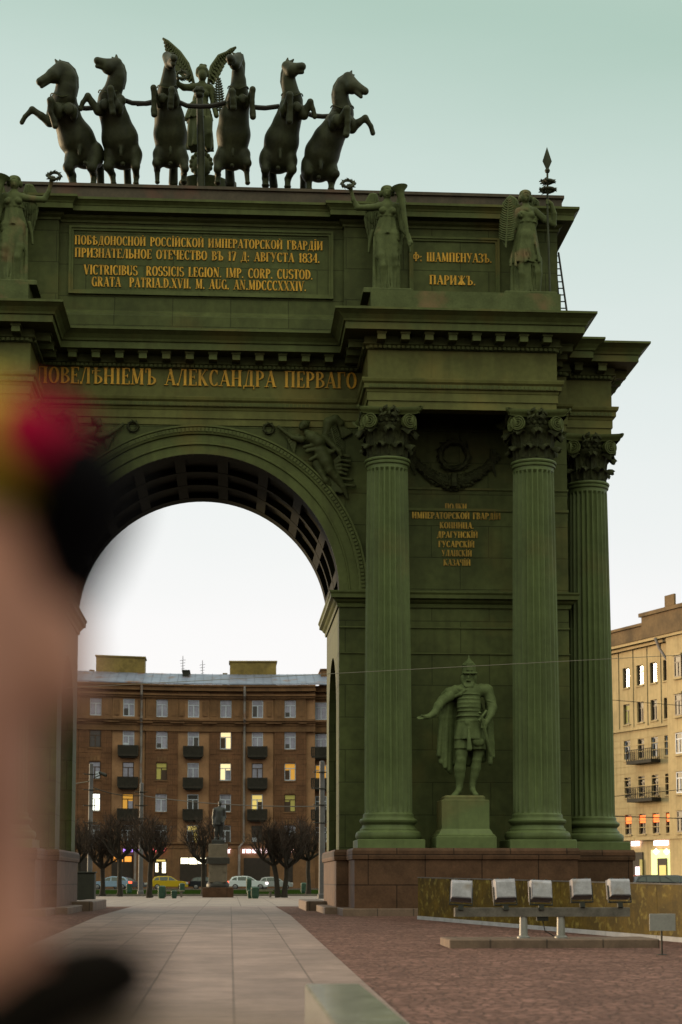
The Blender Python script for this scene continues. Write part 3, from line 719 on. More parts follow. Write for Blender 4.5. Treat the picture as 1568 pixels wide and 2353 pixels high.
# ---- columns
def make_column():
    zb, zt, rb, rt = 3.12, 14.20, .755, .655; nf = 24
    sam = [(0, 0), (.16, 0), (.32, .72), (.58, 1), (.84, .72)]
    s = MB(); rows = []
    zs = [zb - .10, zb, zb + .05, zb + .25] + [zb + .25 + (zt - zb - .55) * i / 9 for i in range(1, 10)] + [zt - .2, zt - .12, zt]
    vs = []
    for z in zs:
        t = (z - zb) / (zt - zb); t = min(max(t, 0), 1)
        r = rb - (rb - rt) * (t ** 1.5); fl = .078
        if z <= zb: r += .04; fl = 0
        elif z <= zb + .06: fl = 0.02
        elif z >= zt - .13: fl = 0
        for f in range(nf):
            for ph, dep in sam:
                a = 2 * math.pi * (f + ph) / nf; q = r - fl * dep; vs.append((q * math.cos(a), q * math.sin(a), z))
    n = nf * len(sam); fs = [(j * n + i, j * n + (i + 1) % n, (j + 1) * n + (i + 1) % n, (j + 1) * n + i) for j in range(len(zs) - 1) for i in range(n)]
    s.add(vs, fs)
    s.lathe([(.66, 14.19), (.70, 14.22), (.71, 14.27), (.69, 14.31), (.73, 14.33), (.745, 14.37), (.73, 14.41), (.62, 14.43)], 40)
    c = s.build('column', 'green_shaft', None, smooth=True, angle=35)
    bs = MB(); bs.cbox(-1.04, 1.04, -1.04, 1.04, 2.06, 2.33, .02)
    bs.lathe([(.98, 2.33), (1.02, 2.38), (1.04, 2.46), (1.02, 2.55), (.95, 2.61), (.90, 2.62), (.90, 2.66), (.84, 2.72), (.82, 2.78), (.85, 2.83), (.87, 2.84), (.90, 2.88), (.91, 2.93), (.88, 2.98), (.82, 3.0), (.81, 3.03), (.79, 3.04)], 48)
    o = bs.build('base', 'green_shaft', None, smooth=True, angle=35); o.parent = c
    k = MB()
    k.lathe([(.58, 14.40), (.57, 14.6), (.58, 14.9), (.62, 15.2), (.70, 15.40), (.74, 15.44), (.74, 15.50), (.70, 15.52)], 32)
    def leaf(ang, r0, z0, h, w, outw, lob):
        nu, nv = 9, 8; F = []; B = []
        for j in range(nv + 1):
            t = j / nv; tt = min(t / .8, 1)
            rr = r0 + .05 * t + outw * (t ** 3.2); z = z0 + h * (math.sin(t * math.pi * .56) / math.sin(math.pi * .56) if t < .85 else 1.0 - (t - .85) * 1.2)
            ww = w * (.62 + .5 * math.sin(min(t, 1) * math.pi * .62)) * (1.0 if t < .8 else 1 - (t - .8) * 2.2)
            for i in range(nu):
                q = i / (nu - 1) * 2 - 1
                edge = 1 + lob * math.sin(t * math.pi * 7) * abs(q) ** 2
                x = q * ww * edge; rad = rr - .10 * q * q * (1 - .5 * t) + (.03 if abs(q) < .2 else 0) + .02 * math.cos(q * 9)
                zz = z - (.10 * abs(q) ** 1.6 * t) + (.03 * math.sin(q * 14) if j >= nv - 1 else 0)
                F.append((x, -rad, zz)); B.append((x * .94, -rad + .05, zz - .03 * t))
        m = nu; nF = len(F); fs = []
        for j in range(nv):
            for i in range(nu - 1):
                a = j * m + i; fs += [(a, a + 1, a + m + 1, a + m), (nF + a, nF + a + m, nF + a + m + 1, nF + a + 1)]
        for j in range(nv):
            a = j * m; c_ = j * m + m - 1
            fs += [(a, a + m, nF + a + m, nF + a), (c_, nF + c_, nF + c_ + m, c_ + m)]
        for i in range(nu - 1): a = nv * m + i; fs.append((a, a + 1, nF + a + 1, nF + a))
        k.add(F + B, fs, Matrix.Rotation(ang, 4, 'Z'))
    for i in range(8): leaf(R(45 * i + 22.5), .60, 14.42, .48, .20, .26, .16)
    for i in range(8): leaf(R(45 * i), .61, 14.5, .92, .20, .34 if i % 2 == 0 else .40, .16)
    for i in range(26):
        a = 2 * math.pi * i / 26; M = Matrix.Translation((.75 * math.cos(a), .75 * math.sin(a), 15.56)) @ Matrix.Scale(.075, 4)
        k.lathe([(.01, -1.1), (.7, -.6), (1, 0), (.8, .7), (.01, 1.1)], 6, M)
    k.lathe([(.70, 15.5), (.72, 15.66), (.72, 15.74)], 24)
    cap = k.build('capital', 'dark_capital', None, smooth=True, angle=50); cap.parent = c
    vo = MB()
    for sx in (1, -1):
        for sy in (1, -1):
            for side in (0, 1):
                cx, cy = (.63 * sx, .80 * sy) if side == 0 else (.80 * sx, .63 * sy)
                base = (-math.pi / 2 * (1 if sy < 0 else -1)) if side == 0 else (0 if sx > 0 else math.pi)
                tw = R(20) * sx * (1 if sy < 0 else -1) * (1 if side == 0 else -1)
                if side == 1: tw = R(20) * (sy if sx > 0 else -sy)
                nrm = Vector((math.cos(base + tw), math.sin(base + tw), 0)); upv = Vector((0, 0, 1)); xa = upv.cross(nrm)
                M = Matrix((xa, upv, nrm)).transposed().to_4x4(); M.translation = Vector((cx, cy, 15.52))
                vo.lathe([(.225, -.16), (.235, -.02), (.235, .03), (.205, .035), (.19, 0), (.03, -.02), (.0001, .0)], 24, M)
                mir = -1 if (sx * (1 if side == 0 else 1) > 0) else 1
                sp = []
                for i in range(52):
                    a = i / 51 * 5.2 * math.pi; r = .205 * (1 - a / (5.9 * math.pi)); sp.append((mir * r * math.cos(a + 1.6), r * math.sin(a + 1.6), .012 + .03 * (i / 51)))
                vo.tube(sp, [.030 - .012 * i / 51 for i in range(52)], 6, M)
    # abacus with hollow sides
    def ring(z, e):
        P = []
        for q in range(4):
            for i in range(9):
                t = i / 8 * 2 - 1; d = (.92 + e) - .16 * (1 - t * t); x = t * (.98 + e)
                P.append(tuple(Matrix.Rotation(R(90) * q, 3, 'Z') @ Vector((x, -d, z))))
        return P
    rs = [ring(15.74, -.04), ring(15.80, -.02), ring(15.83, .03), ring(15.90, .07), ring(15.955, .07)]; n = len(rs[0])
    vo.add([p for r_ in rs for p in r_], [(j * n + i, j * n + (i + 1) % n, (j + 1) * n + (i + 1) % n, (j + 1) * n + i) for j in range(4) for i in range(n)] + [tuple(range(n - 1, -1, -1)), tuple(4 * n + i for i in range(n))])
    o = vo.build('volute', 'green_trim', None, smooth=True, angle=45); o.parent = c
    fl = MB()
    rr = random.Random(5)
    for q in range(4):
        for j in range(16):
            x = rr.uniform(-.28, .28); z = 15.83 + rr.uniform(-.13, .15) - abs(x) * .2
            M = Matrix.Rotation(R(90) * q, 4, 'Z') @ Matrix.Translation((x, -.82 - rr.uniform(0, .08), z)) @ Matrix.Rotation(rr.uniform(-1, 1), 4, 'Y') @ Matrix.Diagonal((.05, .05, .10, 1))
            fl.lathe([(.01, -1), (.8, -.5), (1, 0), (.7, .6), (.01, 1)], 6, M)
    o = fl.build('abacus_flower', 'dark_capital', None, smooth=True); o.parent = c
    return c
col0 = make_column()
for i, (x, y) in enumerate([(5.98, 53.02), (10.69, 53.02), (-5.98, 53.02), (-10.69, 53.02), (13.05, 55.86), (13.05, 60.7)]):
    c = col0 if i == 0 else copy_tree(col0)
    c.location = (x, y, 0)
    c.parent = GATE; c.matrix_parent_inverse = worldloc(GATE).inverted()

# ---- swags and wreaths under the entablature
for s in (1, -1):
    g = MB(); rr = random.Random(11)
    def swag(x): q = (x - 8.33) / 1.55; return 14.16 + 1.05 * q * q
    for i in range(240):
        x = 8.33 + rr.uniform(-1.5, 1.5); q = abs(x - 8.33) / 1.55; th = .24 * (1 - .45 * q); a = rr.uniform(0, math.pi)
        p = (s * x, WY - .05 - th * math.sin(a) * .7, swag(x) + th * math.cos(a))
        M = Matrix.Translation(p) @ Matrix.Rotation(rr.uniform(-1, 1), 4, 'Y') @ Matrix.Diagonal((.09, .05, .055, 1))
        g.lathe([(.01, -1), (.8, -.5), (1, 0), (.7, .6), (.01, 1)], 6, M)
    g.tube([(s * (8.33 + x * .15), WY - .06, swag(8.33 + x * .15)) for x in range(-10, 11)], [.20 * (1 - .4 * abs(x) / 10) for x in range(-10, 11)], 8)
    for xx in (7.0, 9.66):
        g.tube([(s * xx, WY - .08, 15.3), (s * (xx - .05), WY - .1, 14.8), (s * (xx + .08), WY - .08, 14.4)], [.1, .09, .03], 7)
    g.tube([(s * 8.33, WY - .3, 14.42), (s * 8.33, WY - .3, 13.98)], .10, 8)
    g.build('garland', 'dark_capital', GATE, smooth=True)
    w_ = MB(); w_.wreath(.46, .11, Matrix.Translation((s * 8.36, WY - .10, 15.08)) @ Matrix.Rotation(R(90), 4, 'X'), 60)
    w_.build('wreath_relief', 'dark_capital', GATE)
# ------------------------------------------------------------------ sculpture
REG = {'A': (50, 200, 3.136), 'B': (530, 130, 3.4844), 'C': (940, 190, 3.136), 'D': (1260, 640, 4.356), 'E': (1840, 540, 3.675),
       'F': (1540, 2450, 4.128), 'G': (980, 1540, 3.92), 'M': (740, 2880, 3.0154)}
def Q(rg, x, y, Y):
    ox, oy, s = REG[rg]
    return at((ox + x / s) * .6125, (oy + y / s) * .6125, Y)
def rad(rg, r, Y): return r / REG[rg][2] * .6125 * Y / FPX
class Draw:
    """joints given as photo positions plus a depth offset from the figure's own depth"""
    def __init__(s, rg, Y): s.rg, s.Y, s.f = rg, Y, Fig()
    def P(s, x, y, d=0): return Q(s.rg, x, y, s.Y + d)
    def r(s, v): return rad(s.rg, v, s.Y)
    def ch(s, *nodes, k=None): s.f.chain([(s.P(x, y, d), s.r(r)) for x, y, d, r in nodes], k); return s
    def el(s, x, y, d, rx, ry, rz, rot=0, k=None, cut=False):
        """ellipsoid: half sizes across, in depth, along; rot turns it in the picture plane"""
        M = None if not rot else np.array(Matrix.Rotation(R(rot), 3, 'Y'))
        s.f.ell(s.P(x, y, d), (s.r(rx), s.r(ry), s.r(rz)), M, k, cut); return s
    def skirt(s, a, b, ra, rb, n, amp, ph=0, k=None):
        s.f.skirt(s.P(*a), s.P(*b), [s.r(v) for v in ra], [s.r(v) for v in rb], n, amp, ph, k); return s

TOPZ = 23.93
def horse(rg, name_label, body, neck, head, legs, tail, fore, ears, jaw, Y=55.3, mane=1, crest=None, hd=-.25):
    D = Draw(rg, Y)
    nb = len(body)
    body = [(x, y, r * .945) for x, y, r in body]; neck = [(x, y, r * .95) for x, y, r in neck]; legs = [[(x, y, r * .9) for x, y, r in g] for g in legs]; fore = [([(x, y, r * .92) for x, y, r in g], dd) for g, dd in fore]
    ds = [0.15, -.1, -.35, -.55, -.75, -.85, -.9]
    D.ch(*[(x, y, ds[i], r) for i, (x, y, r) in enumerate(body)], k=.14)
    (x0, y0, r0) = body[0]
    D.ch(*[(x, y, -.95 - .08 * i, r) for i, (x, y, r) in enumerate(neck)], k=.10)
    nd = -.95 - .08 * len(neck)
    # head: poll, cheek, muzzle, split lips
    (px, py, pr), (cx, cy, cr_), (mx_, my, mr_) = head
    D.ch((px, py, nd, pr), (cx, cy, nd + hd * .4, cr_), k=.06)
    D.ch((cx, cy, nd + hd * .4, cr_ * .82), ((cx + 2 * mx_) / 3, (cy + 2 * my) / 3, nd + hd * .85, mr_ * 1.02), (mx_, my, nd + hd, mr_), k=.05)
    D.ch((px, py, nd - .02, pr * .7), (mx_, my, nd + hd - .03, mr_ * .9), k=.06)
    if jaw: D.ch((cx, cy, nd + hd * .4, cr_ * .6), (jaw[0], jaw[1], nd + hd * .95, jaw[2]), k=.03)
    for ex, ey in ears: D.ch(((ex + px) / 2, (ey + py) / 2, nd, 30), (ex, ey, nd - .02, 11), k=.02)
    # brow and eye, breast strap, sheath
    vx, vy = mx_ - px, my - py; L = math.hypot(vx, vy) or 1
    up = 1 if vx < 0 else -1
    D.el(px + vx * .38 - up * vy / L * pr * -.42, py + vy * .38 - up * vx / L * pr * .42, nd + hd * .3 - .10, 20, 20, 20, k=.02)
    for g in legs:
        g0 = g[0]
        D.ch((x0 + (g0[0] - x0) * .5, (y0 + g0[1]) / 2, .1, r0 * .55), *[(x, y, dd, r) for (x, y, r), dd in zip(g, (-.02, -.22, .16, .02, -.1))], k=.07)
        lx, ly, lr = g[-1]; D.el(lx, ly - 4, -.08, lr * 1.25, lr * 1.5, 26, k=.04)
    if tail: D.ch((x0 + (tail[0][0] - x0) * .6, y0 + 60, .55, tail[0][2] * .6), *[(x, y, .75, r) for x, y, r in tail], k=.06)
    for g, dd in fore:
        D.ch(*[(x, y, d_, r) for (x, y, r), d_ in zip(g, dd)], k=.045)
        (hx, hy, hr), hd_ = g[-1], dd[-1]; (gx, gy, gr) = g[-2]
        ux, uy = hx - gx, hy - gy; l = math.hypot(ux, uy) or 1
        D.ch((hx, hy, hd_, hr * .72), (hx + ux / l * hr * .7, hy + uy / l * hr * .7, hd_, hr), k=.02)
    # sheath and belly line
    (x1, y1, r1), (xc, yc, rc) = body[1], body[-1]
    D.el(x0 * .4 + x1 * .6, y0 * .75 + y1 * .25 + 20, -.50, 24, 30, 70, k=.10)
    D.el(x0, y0 + 120, -.30, 30, 32, 28, k=.08)
    # breast muscles, shoulders and the furrow between them
    for q in (-1, 1):
        D.el(xc + q * rc * .42, yc + 60, -1.0 - D.r(rc) * .62, rc * .42, rc * .30, rc * .50, k=.05)
        D.el(xc + q * rc * .78, yc + 110, -1.0, rc * .34, rc * .55, rc * .62, k=.06)
        D.el(x0 + q * r0 * .72, y0 + 30, .05, r0 * .45, r0 * .75, r0 * .80, k=.07)
    D.f.cut([(D.P(xc, yc - 10, -.98 - D.r(rc) * 1.02), D.r(9)), (D.P(xc, yc + 150, -.80 - D.r(rc) * 1.0), D.r(10))], .03)
    # flank folds
    for q in (-1, 1): D.f.cut([(D.P(x1 + q * r1 * .62, y1 + 60, -.28 - D.r(r1) * .70), D.r(8)), (D.P(x0 + q * r0 * .55, y0 + 40, -.02 - D.r(r0) * .72), D.r(10))], .04)
    root = empty('horse_statue', (D.P(x0, y0)[0], Y, TOPZ), name_label, 'horse statue', 'rearing horses of the chariot')
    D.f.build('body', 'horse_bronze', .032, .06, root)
    if crest:                                                             # clipped mane standing along the crest of the neck
        m_ = MB(); pts = [D.P(x, y, -.85) for x, y in crest]
        for i in range(len(pts) - 1):
            pass
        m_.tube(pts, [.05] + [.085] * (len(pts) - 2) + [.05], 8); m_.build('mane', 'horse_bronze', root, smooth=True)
    # breast strap of the harness
    bx, by, br = body[-1]
    s_ = MB(); c = D.P(bx, by, -.88); rr_ = D.r(br)
    pts = [(c[0] + rr_ * .97 * math.cos(a), c[1] - rr_ * 1.04 * math.sin(a), c[2] + rr_ * (.25 - .5 * math.sin(a) ** 4) + .3 * rr_) for a in [math.pi * i / 16 for i in range(17)]]
    s_.tube(pts, .022, 6); s_.build('harness_strap', 'dark_capital', root, smooth=True)
    return root
FD = (-.75, -1.05, -1.45, -1.35, -1.25)
horse('A', 'rearing horse farthest left, head lowered, foreleg stretched out to the left over the parapet', [(845, 1170, 205), (740, 1000, 222), (655, 820, 172), (590, 660, 190), (590, 590, 165)],
      [(610, 520, 145), (628, 410, 128), (635, 290, 118), (610, 215, 105)], [(560, 165, 72), (478, 262, 92), (318, 335, 46)],
      [[(700, 1250, 105), (650, 1340, 70), (690, 1440, 58), (705, 1540, 50)], [(960, 1180, 115), (925, 1340, 66), (948, 1440, 42), (945, 1540, 38)]],
      [(1020, 1340, 52), (1030, 1545, 46)],
      [([(470, 700, 85), (430, 810, 62), (330, 735, 46), (225, 662, 40), (140, 745, 28), (112, 795, 32)], (-.8, -.95, -1.05, -1.1, -1.05, -1.0)),
       ([(610, 640, 90), (520, 720, 60), (440, 555, 44), (440, 690, 34), (480, 790, 40), (488, 830, 40)], (-.95, -1.15, -1.6, -1.5, -1.4, -1.38))],
      [(495, 75), (550, 78)], (335, 388, 26), crest=[(548, 95), (640, 130), (710, 200), (742, 290), (745, 400), (735, 510)])
horse('A', 'rearing horse second from left, muzzle thrown up to the left above a bent foreleg', [(1290, 1180, 205), (1255, 1000, 225), (1205, 800, 176), (1150, 640, 168), (1140, 540, 150)],
      [(1170, 450, 118), (1200, 370, 105), (1220, 280, 102), (1225, 200, 92)], [(1215, 125, 74), (1120, 165, 84), (992, 88, 42)],
      [[(1150, 1230, 90), (1120, 1330, 66), (1168, 1430, 42), (1182, 1535, 34)], [(1435, 1190, 88), (1440, 1330, 56), (1450, 1450, 38), (1445, 1535, 34)]],
      [(1340, 1350, 44), (1350, 1540, 46)],
      [([(1060, 660, 80), (1000, 680, 55), (930, 580, 44), (880, 503, 40), (818, 580, 28), (800, 635, 32)], (-.8, -1.0, -1.1, -1.2, -1.15, -1.1)),
       ([(1250, 560, 85), (1190, 600, 58), (1145, 415, 42), (1150, 560, 34), (1165, 640, 38), (1168, 670, 42)], (-.95, -1.15, -1.6, -1.5, -1.4, -1.38))],
      [(1165, 45), (1215, 18)], (985, 152, 24), crest=[(1235, 70), (1285, 150), (1308, 230), (1306, 320), (1295, 420)])
horse('B', 'rearing horse facing forward just left of the winged charioteer', [(385, 1560, 205), (382, 1300, 228), (372, 1090, 200), (352, 900, 165), (345, 770, 148)],
      [(350, 680, 120), (362, 590, 98), (368, 500, 80), (370, 440, 78)], [(340, 290, 66), (378, 380, 74), (425, 310, 48)],
      [[(235, 1560, 85), (200, 1680, 58), (210, 1770, 42), (212, 1930, 32)], [(545, 1620, 85), (570, 1750, 58), (560, 1820, 42), (555, 1930, 44)]],
      [(425, 1700, 58), (420, 1945, 64)],
      [([(230, 870, 75), (190, 830, 52), (163, 695, 42), (168, 850, 34), (168, 980, 42), (170, 1010, 48)], (-.8, -1.1, -1.5, -1.4, -1.3, -1.28)),
       ([(430, 860, 75), (430, 800, 56), (402, 720, 46), (392, 840, 40), (386, 890, 44), (385, 915, 48)], (-.95, -1.3, -1.75, -1.7, -1.65, -1.6))],
      [(305, 240), (425, 240)], (420, 385, 34), hd=-.75)
horse('B', 'rearing horse facing forward just right of the winged charioteer, neck arched to the left', [(1190, 1590, 205), (1208, 1300, 232), (1215, 1090, 200), (1258, 900, 168), (1268, 780, 150)],
      [(1275, 690, 120), (1275, 600, 96), (1268, 510, 80), (1265, 440, 78)], [(1275, 300, 68), (1225, 390, 74), (1160, 312, 50)],
      [[(1350, 1560, 85), (1390, 1680, 58), (1378, 1770, 42), (1392, 1940, 34)], [(1020, 1640, 85), (1000, 1760, 56), (1005, 1830, 42), (1000, 1940, 42)]],
      [(1155, 1720, 60), (1165, 1945, 68)],
      [([(1390, 890, 75), (1430, 850, 52), (1458, 715, 42), (1452, 880, 34), (1458, 1010, 42), (1460, 1040, 48)], (-.8, -1.1, -1.5, -1.4, -1.3, -1.28)),
       ([(1190, 880, 75), (1180, 820, 56), (1188, 740, 46), (1200, 850, 40), (1205, 890, 44), (1206, 920, 50)], (-.95, -1.3, -1.75, -1.7, -1.65, -1.6))],
      [(1300, 235), (1195, 240)], (1160, 370, 34), crest=[(1318, 260), (1330, 380), (1338, 520)], hd=-.65)
horse('C', 'rearing horse second from right, ears up, muzzle raised to the right', [(325, 1260, 205), (370, 1060, 215), (425, 870, 168), (475, 720, 152), (490, 600, 140)],
      [(480, 520, 118), (462, 430, 92), (450, 350, 80), (450, 280, 78)], [(428, 185, 64), (488, 235, 84), (608, 188, 46)],
      [[(195, 1280, 88), (178, 1400, 58), (178, 1500, 46), (178, 1590, 44)], [(480, 1300, 75), (492, 1400, 58), (440, 1510, 42), (438, 1605, 40)]],
      [(255, 1430, 50), (275, 1595, 52)],
      [([(580, 740, 80), (630, 760, 58), (670, 670, 46), (705, 603, 40), (738, 690, 28), (752, 755, 34)], (-.8, -1.0, -1.1, -1.2, -1.15, -1.1)),
       ([(420, 640, 85), (430, 690, 56), (462, 520, 44), (472, 650, 34), (462, 760, 40), (460, 800, 46)], (-.95, -1.15, -1.6, -1.5, -1.4, -1.38))],
      [(438, 90), (508, 105)], (610, 252, 26), crest=[(400, 170), (385, 270), (378, 370), (390, 470)])
horse('C', 'rearing horse farthest right, head lowered to the right, foreleg stretched out over the parapet', [(805, 1370, 195), (845, 1210, 218), (915, 1050, 190), (1010, 900, 160), (1080, 750, 150)],
      [(1085, 680, 128), (1065, 590, 100), (1060, 490, 92), (1090, 400, 92)], [(1150, 325, 74), (1195, 425, 88), (1350, 478, 42)],
      [[(685, 1320, 88), (688, 1420, 62), (690, 1520, 42), (690, 1635, 38)], [(960, 1400, 75), (1000, 1450, 55), (955, 1550, 44), (950, 1635, 40)]],
      [(620, 1480, 36), (620, 1630, 40)],
      [([(1160, 860, 80), (1195, 920, 60), (1270, 850, 48), (1352, 792, 40), (1418, 890, 30), (1435, 950, 34)], (-.8, -.95, -1.05, -1.1, -1.05, -1.0)),
       ([(990, 800, 85), (1040, 860, 56), (1138, 690, 46), (1145, 830, 36), (1138, 930, 40), (1132, 960, 46)], (-.95, -1.15, -1.6, -1.5, -1.4, -1.38))],
      [(1192, 238), (1220, 285)], (1302, 542, 24), crest=[(1120, 280), (1050, 340), (1000, 420), (980, 520), (978, 620)])

# chariot: pole with finial, yoke chains, box with a lion mask, wheels
CH = empty('chariot', (0, 57.2, TOPZ), 'bronze chariot with tall front pole, curved yoke bars and lion mask between the middle horses', 'chariot')
D = Draw('B', 55.1); c = MB()
c.tube([D.P(765, 760), D.P(770, 1000), D.P(780, 1400), Vector(D.P(785, 1930)) - Vector((0, 0, .3))], [D.r(42), D.r(46), D.r(50), D.r(52)], 12)
c.build('pole', 'horse_bronze', CH, smooth=True)
f = Draw('B', 55.05); f.el(760, 790, 0, 62, 62, 50); f.el(755, 735, -.05, 70, 60, 38); f.el(735, 700, -.1, 30, 30, 30); f.el(785, 700, -.1, 30, 30, 30); f.el(700, 735, -.05, 26, 26, 26); f.el(812, 735, -.05, 26, 26, 26)
f.f.build('pole_finial', 'horse_bronze', .025, .03, CH)
yk = MB()
def swagbar(rg, pts, Y, r=.085): yk.tube([Q(rg, x, y, Y) for x, y in pts], r, 8)
swagbar('A', [(760, 640), (860, 648), (960, 640)], 55.0); swagbar('A', [(1290, 545), (1400, 585), (1568, 592), (1700, 570)], 54.9)
swagbar('B', [(-60, 905), (60, 900), (200, 870)], 54.9); swagbar('B', [(490, 880), (600, 930), (760, 938), (900, 935), (1000, 915), (1100, 890)], 54.6); swagbar('B', [(1440, 940), (1530, 955), (1620, 960)], 54.9)
swagbar('C', [(0, 655), (60, 668), (180, 675), (340, 655)], 54.9); swagbar('C', [(640, 730), (740, 765), (850, 775), (960, 770)], 55.0)
yk.build('yoke_bar', 'dark_iron', CH, smooth=True)
bx = MB(); bx.lathe([(.8, 23.95), (.85, 24.2), (.82, 25.0), (.9, 25.15), (.9, 25.25)], 28, Matrix.Translation((0, 57.4, 0)))
bx.box(-.7, .7, 57.3, 58.6, 23.93, 24.1); bx.build('chariot_box', 'green_bronze', CH, smooth=True)
lm = Draw('B', 56.5); lm.el(785, 1720, 0, 120, 60, 150)
for a in range(0, 360, 24): lm.el(785 + 130 * math.cos(R(a)), 1690 + 140 * math.sin(R(a)), .05, 34, 34, 34)
lm.el(750, 1670, -.2, 20, 20, 14, cut=True, k=.02); lm.el(820, 1670, -.2, 20, 20, 14, cut=True, k=.02); lm.el(785, 1740, -.2, 24, 30, 44)
lm.f.build('lion_mask', 'green_bronze', .03, .04, CH)
for s in (1, -1):
    wh = MB(); M = Matrix.Translation((s * 1.05, 57.9, 24.75)) @ Matrix.Rotation(R(90), 4, 'Y'); wh.torus(.72, .07, 32, 8, M); wh.lathe([(.12, -.1), (.14, 0), (.12, .1)], 10, M)
    for k in range(8): wh.tube([M @ Vector((.1 * math.cos(k * .785), .1 * math.sin(k * .785), 0)), M @ Vector((.7 * math.cos(k * .785), .7 * math.sin(k * .785), 0))], .035, 6)
    wh.build('wheel', 'horse_bronze', CH, smooth=True)

def feather_wing(rg, Y, root_pts, tip_pts, n, material, parent, th=.09, name='wing'):
    """wing of overlapping feathers between a leading edge and feather tips"""
    w = MB(); m = len(root_pts)
    RT = [np.array(Q(rg, x, y, Y + d)) for x, y, d in root_pts]; TP = [np.array(Q(rg, x, y, Y + d)) for x, y, d in tip_pts]
    def lerp(P, t): q = t * (len(P) - 1); i = min(int(q), len(P) - 2); return P[i] + (P[i + 1] - P[i]) * (q - i)
    for lay, (l0, l1, cnt, off) in enumerate(((0, 1, n, 0), (0, .62, n, -.04), (0, .36, n + 2, -.08))):
        for i in range(cnt):
            t = i / (cnt - 1); a = lerp(RT, t); b = lerp(TP, t); b = a + (b - a) * l1
            a = a + np.array([0, off, 0]); b = b + np.array([0, off, 0])
            wdt = np.linalg.norm(lerp(RT, 0) - lerp(RT, 1)) / cnt * .95 + np.linalg.norm(lerp(TP, 0) - lerp(TP, 1)) / cnt * .35
            d = b - a; L = np.linalg.norm(d)
            if L < 1e-4: continue
            wdt = min(wdt, L * .28)
            M = frame(a, d, (0, -1, 0)).copy()
            pts = []
            for q, ww in ((0, .7), (.3, 1), (.75, 1), (.93, .7), (1, .08)):
                pts.append((q * L, ww * wdt))
            vs = []
            for x, ww in pts: vs += [(x, -.01, -ww), (x, .035 + .0, 0), (x, -.01, ww), (x, -.04, 0)]
            fs = []
            for j in range(4):
                for k_ in range(4): fs.append((4 * j + k_, 4 * j + (k_ + 1) % 4, 4 * j + 4 + (k_ + 1) % 4, 4 * j + 4 + k_))
            fs += [(3, 2, 1, 0), (16, 17, 18, 19)]
            w.add(vs, fs, M)
    ed = [lerp(RT, i / 8) for i in range(9)]
    w.tube(ed, [.05] + [th] * 7 + [.04], 8)
    w.build(name, material, parent, smooth=True, angle=30)

def palm(rg, Y, a, b, half, n, material, parent, thick=.02):
    w = MB(); A = np.array(Q(rg, a[0], a[1], Y)); B = np.array(Q(rg, b[0], b[1], Y)); w.tube([A, B], [thick * 1.4, thick], 6)
    hw = rad(rg, half, Y); d = B - A; L = np.linalg.norm(d); d /= L; sd_ = np.cross(d, (0, 1, 0)); sd_ /= np.linalg.norm(sd_)
    for i in range(n):
        t = .14 + .86 * i / n; c = A + d * L * t; e = hw * math.sin(math.pi * min(1, .25 + t * .75)) ** .6 + .02
        for s in (1, -1):
            w.tube([c, c + sd_ * s * e * .6 + d * .03, c + sd_ * s * e + d * L * .055], [thick, thick * 1.5, thick * .5], 5)
    w.build('palm_branch', material, parent, smooth=True)

# winged charioteer
V = empty('winged_charioteer_statue', (0, 56.9, TOPZ), 'winged woman charioteer holding a wreath and a palm branch between the two middle horses', 'statue')
D = Draw('B', 56.8)
D.el(800, 535, -.1, 62, 66, 80); D.el(797, 470, 0, 85, 85, 62); D.el(790, 405, 0, 34, 34, 26); D.el(835, 408, 0, 30, 30, 22); D.el(740, 510, 0, 30, 40, 50); D.el(865, 510, 0, 30, 40, 50)
D.ch((800, 600, 0, 40), (795, 660, 0, 50)); D.ch((700, 690, 0, 58), (900, 710, 0, 58), k=.08)
D.ch((795, 720, 0, 95), (775, 860, 0, 98), (760, 960, .02, 100), k=.1); D.el(745, 770, -.18, 52, 48, 50, k=.05); D.el(840, 775, -.18, 52, 48, 50, k=.05)
D.ch((690, 690, 0, 52), (560, 690, -.15, 44), (470, 640, -.35, 36), (465, 590, -.4, 36), k=.04)
D.ch((920, 730, 0, 52), (950, 900, -.05, 42), (985, 1060, -.2, 34), k=.04)
D.skirt((765, 900, 0), (750, 1130, 0), (130, 110), (185, 150), 12, .10); D.skirt((760, 1080, 0), (775, 1500, 0), (150, 120), (175, 150), 10, .13, 1.0)
D.ch((880, 1120, -.3, 60), (885, 1300, -.35, 48), (880, 1480, -.25, 44), k=.06)
D.f.build('figure', 'green_bronze', .03, .04, V)
wr = MB(); M = Matrix.Translation(Q('B', 530, 530, 56.3)) @ Matrix.Rotation(R(58), 4, 'X'); wr.wreath(rad('B', 78, 56.3), .07, M, 40); wr.build('wreath', 'horse_bronze', V)
feather_wing('B', 57.1, [(690, 640, 0), (600, 380, .1), (500, 240, .2), (400, 150, .25), (285, 50, .3)], [(640, 640, 0), (560, 560, .1), (440, 470, .2), (340, 270, .25), (290, 70, .3)], 17, 'green_bronze', V)
feather_wing('B', 57.1, [(880, 640, 0), (930, 420, .1), (1020, 290, .2), (1120, 250, .25), (1240, 165, .3)], [(940, 680, 0), (1010, 560, .1), (1100, 390, .2), (1180, 290, .25), (1235, 180, .3)], 15, 'green_bronze', V)
palm('B', 56.6, (1035, 1060), (1010, 560), 62, 13, 'horse_bronze', V, .03)

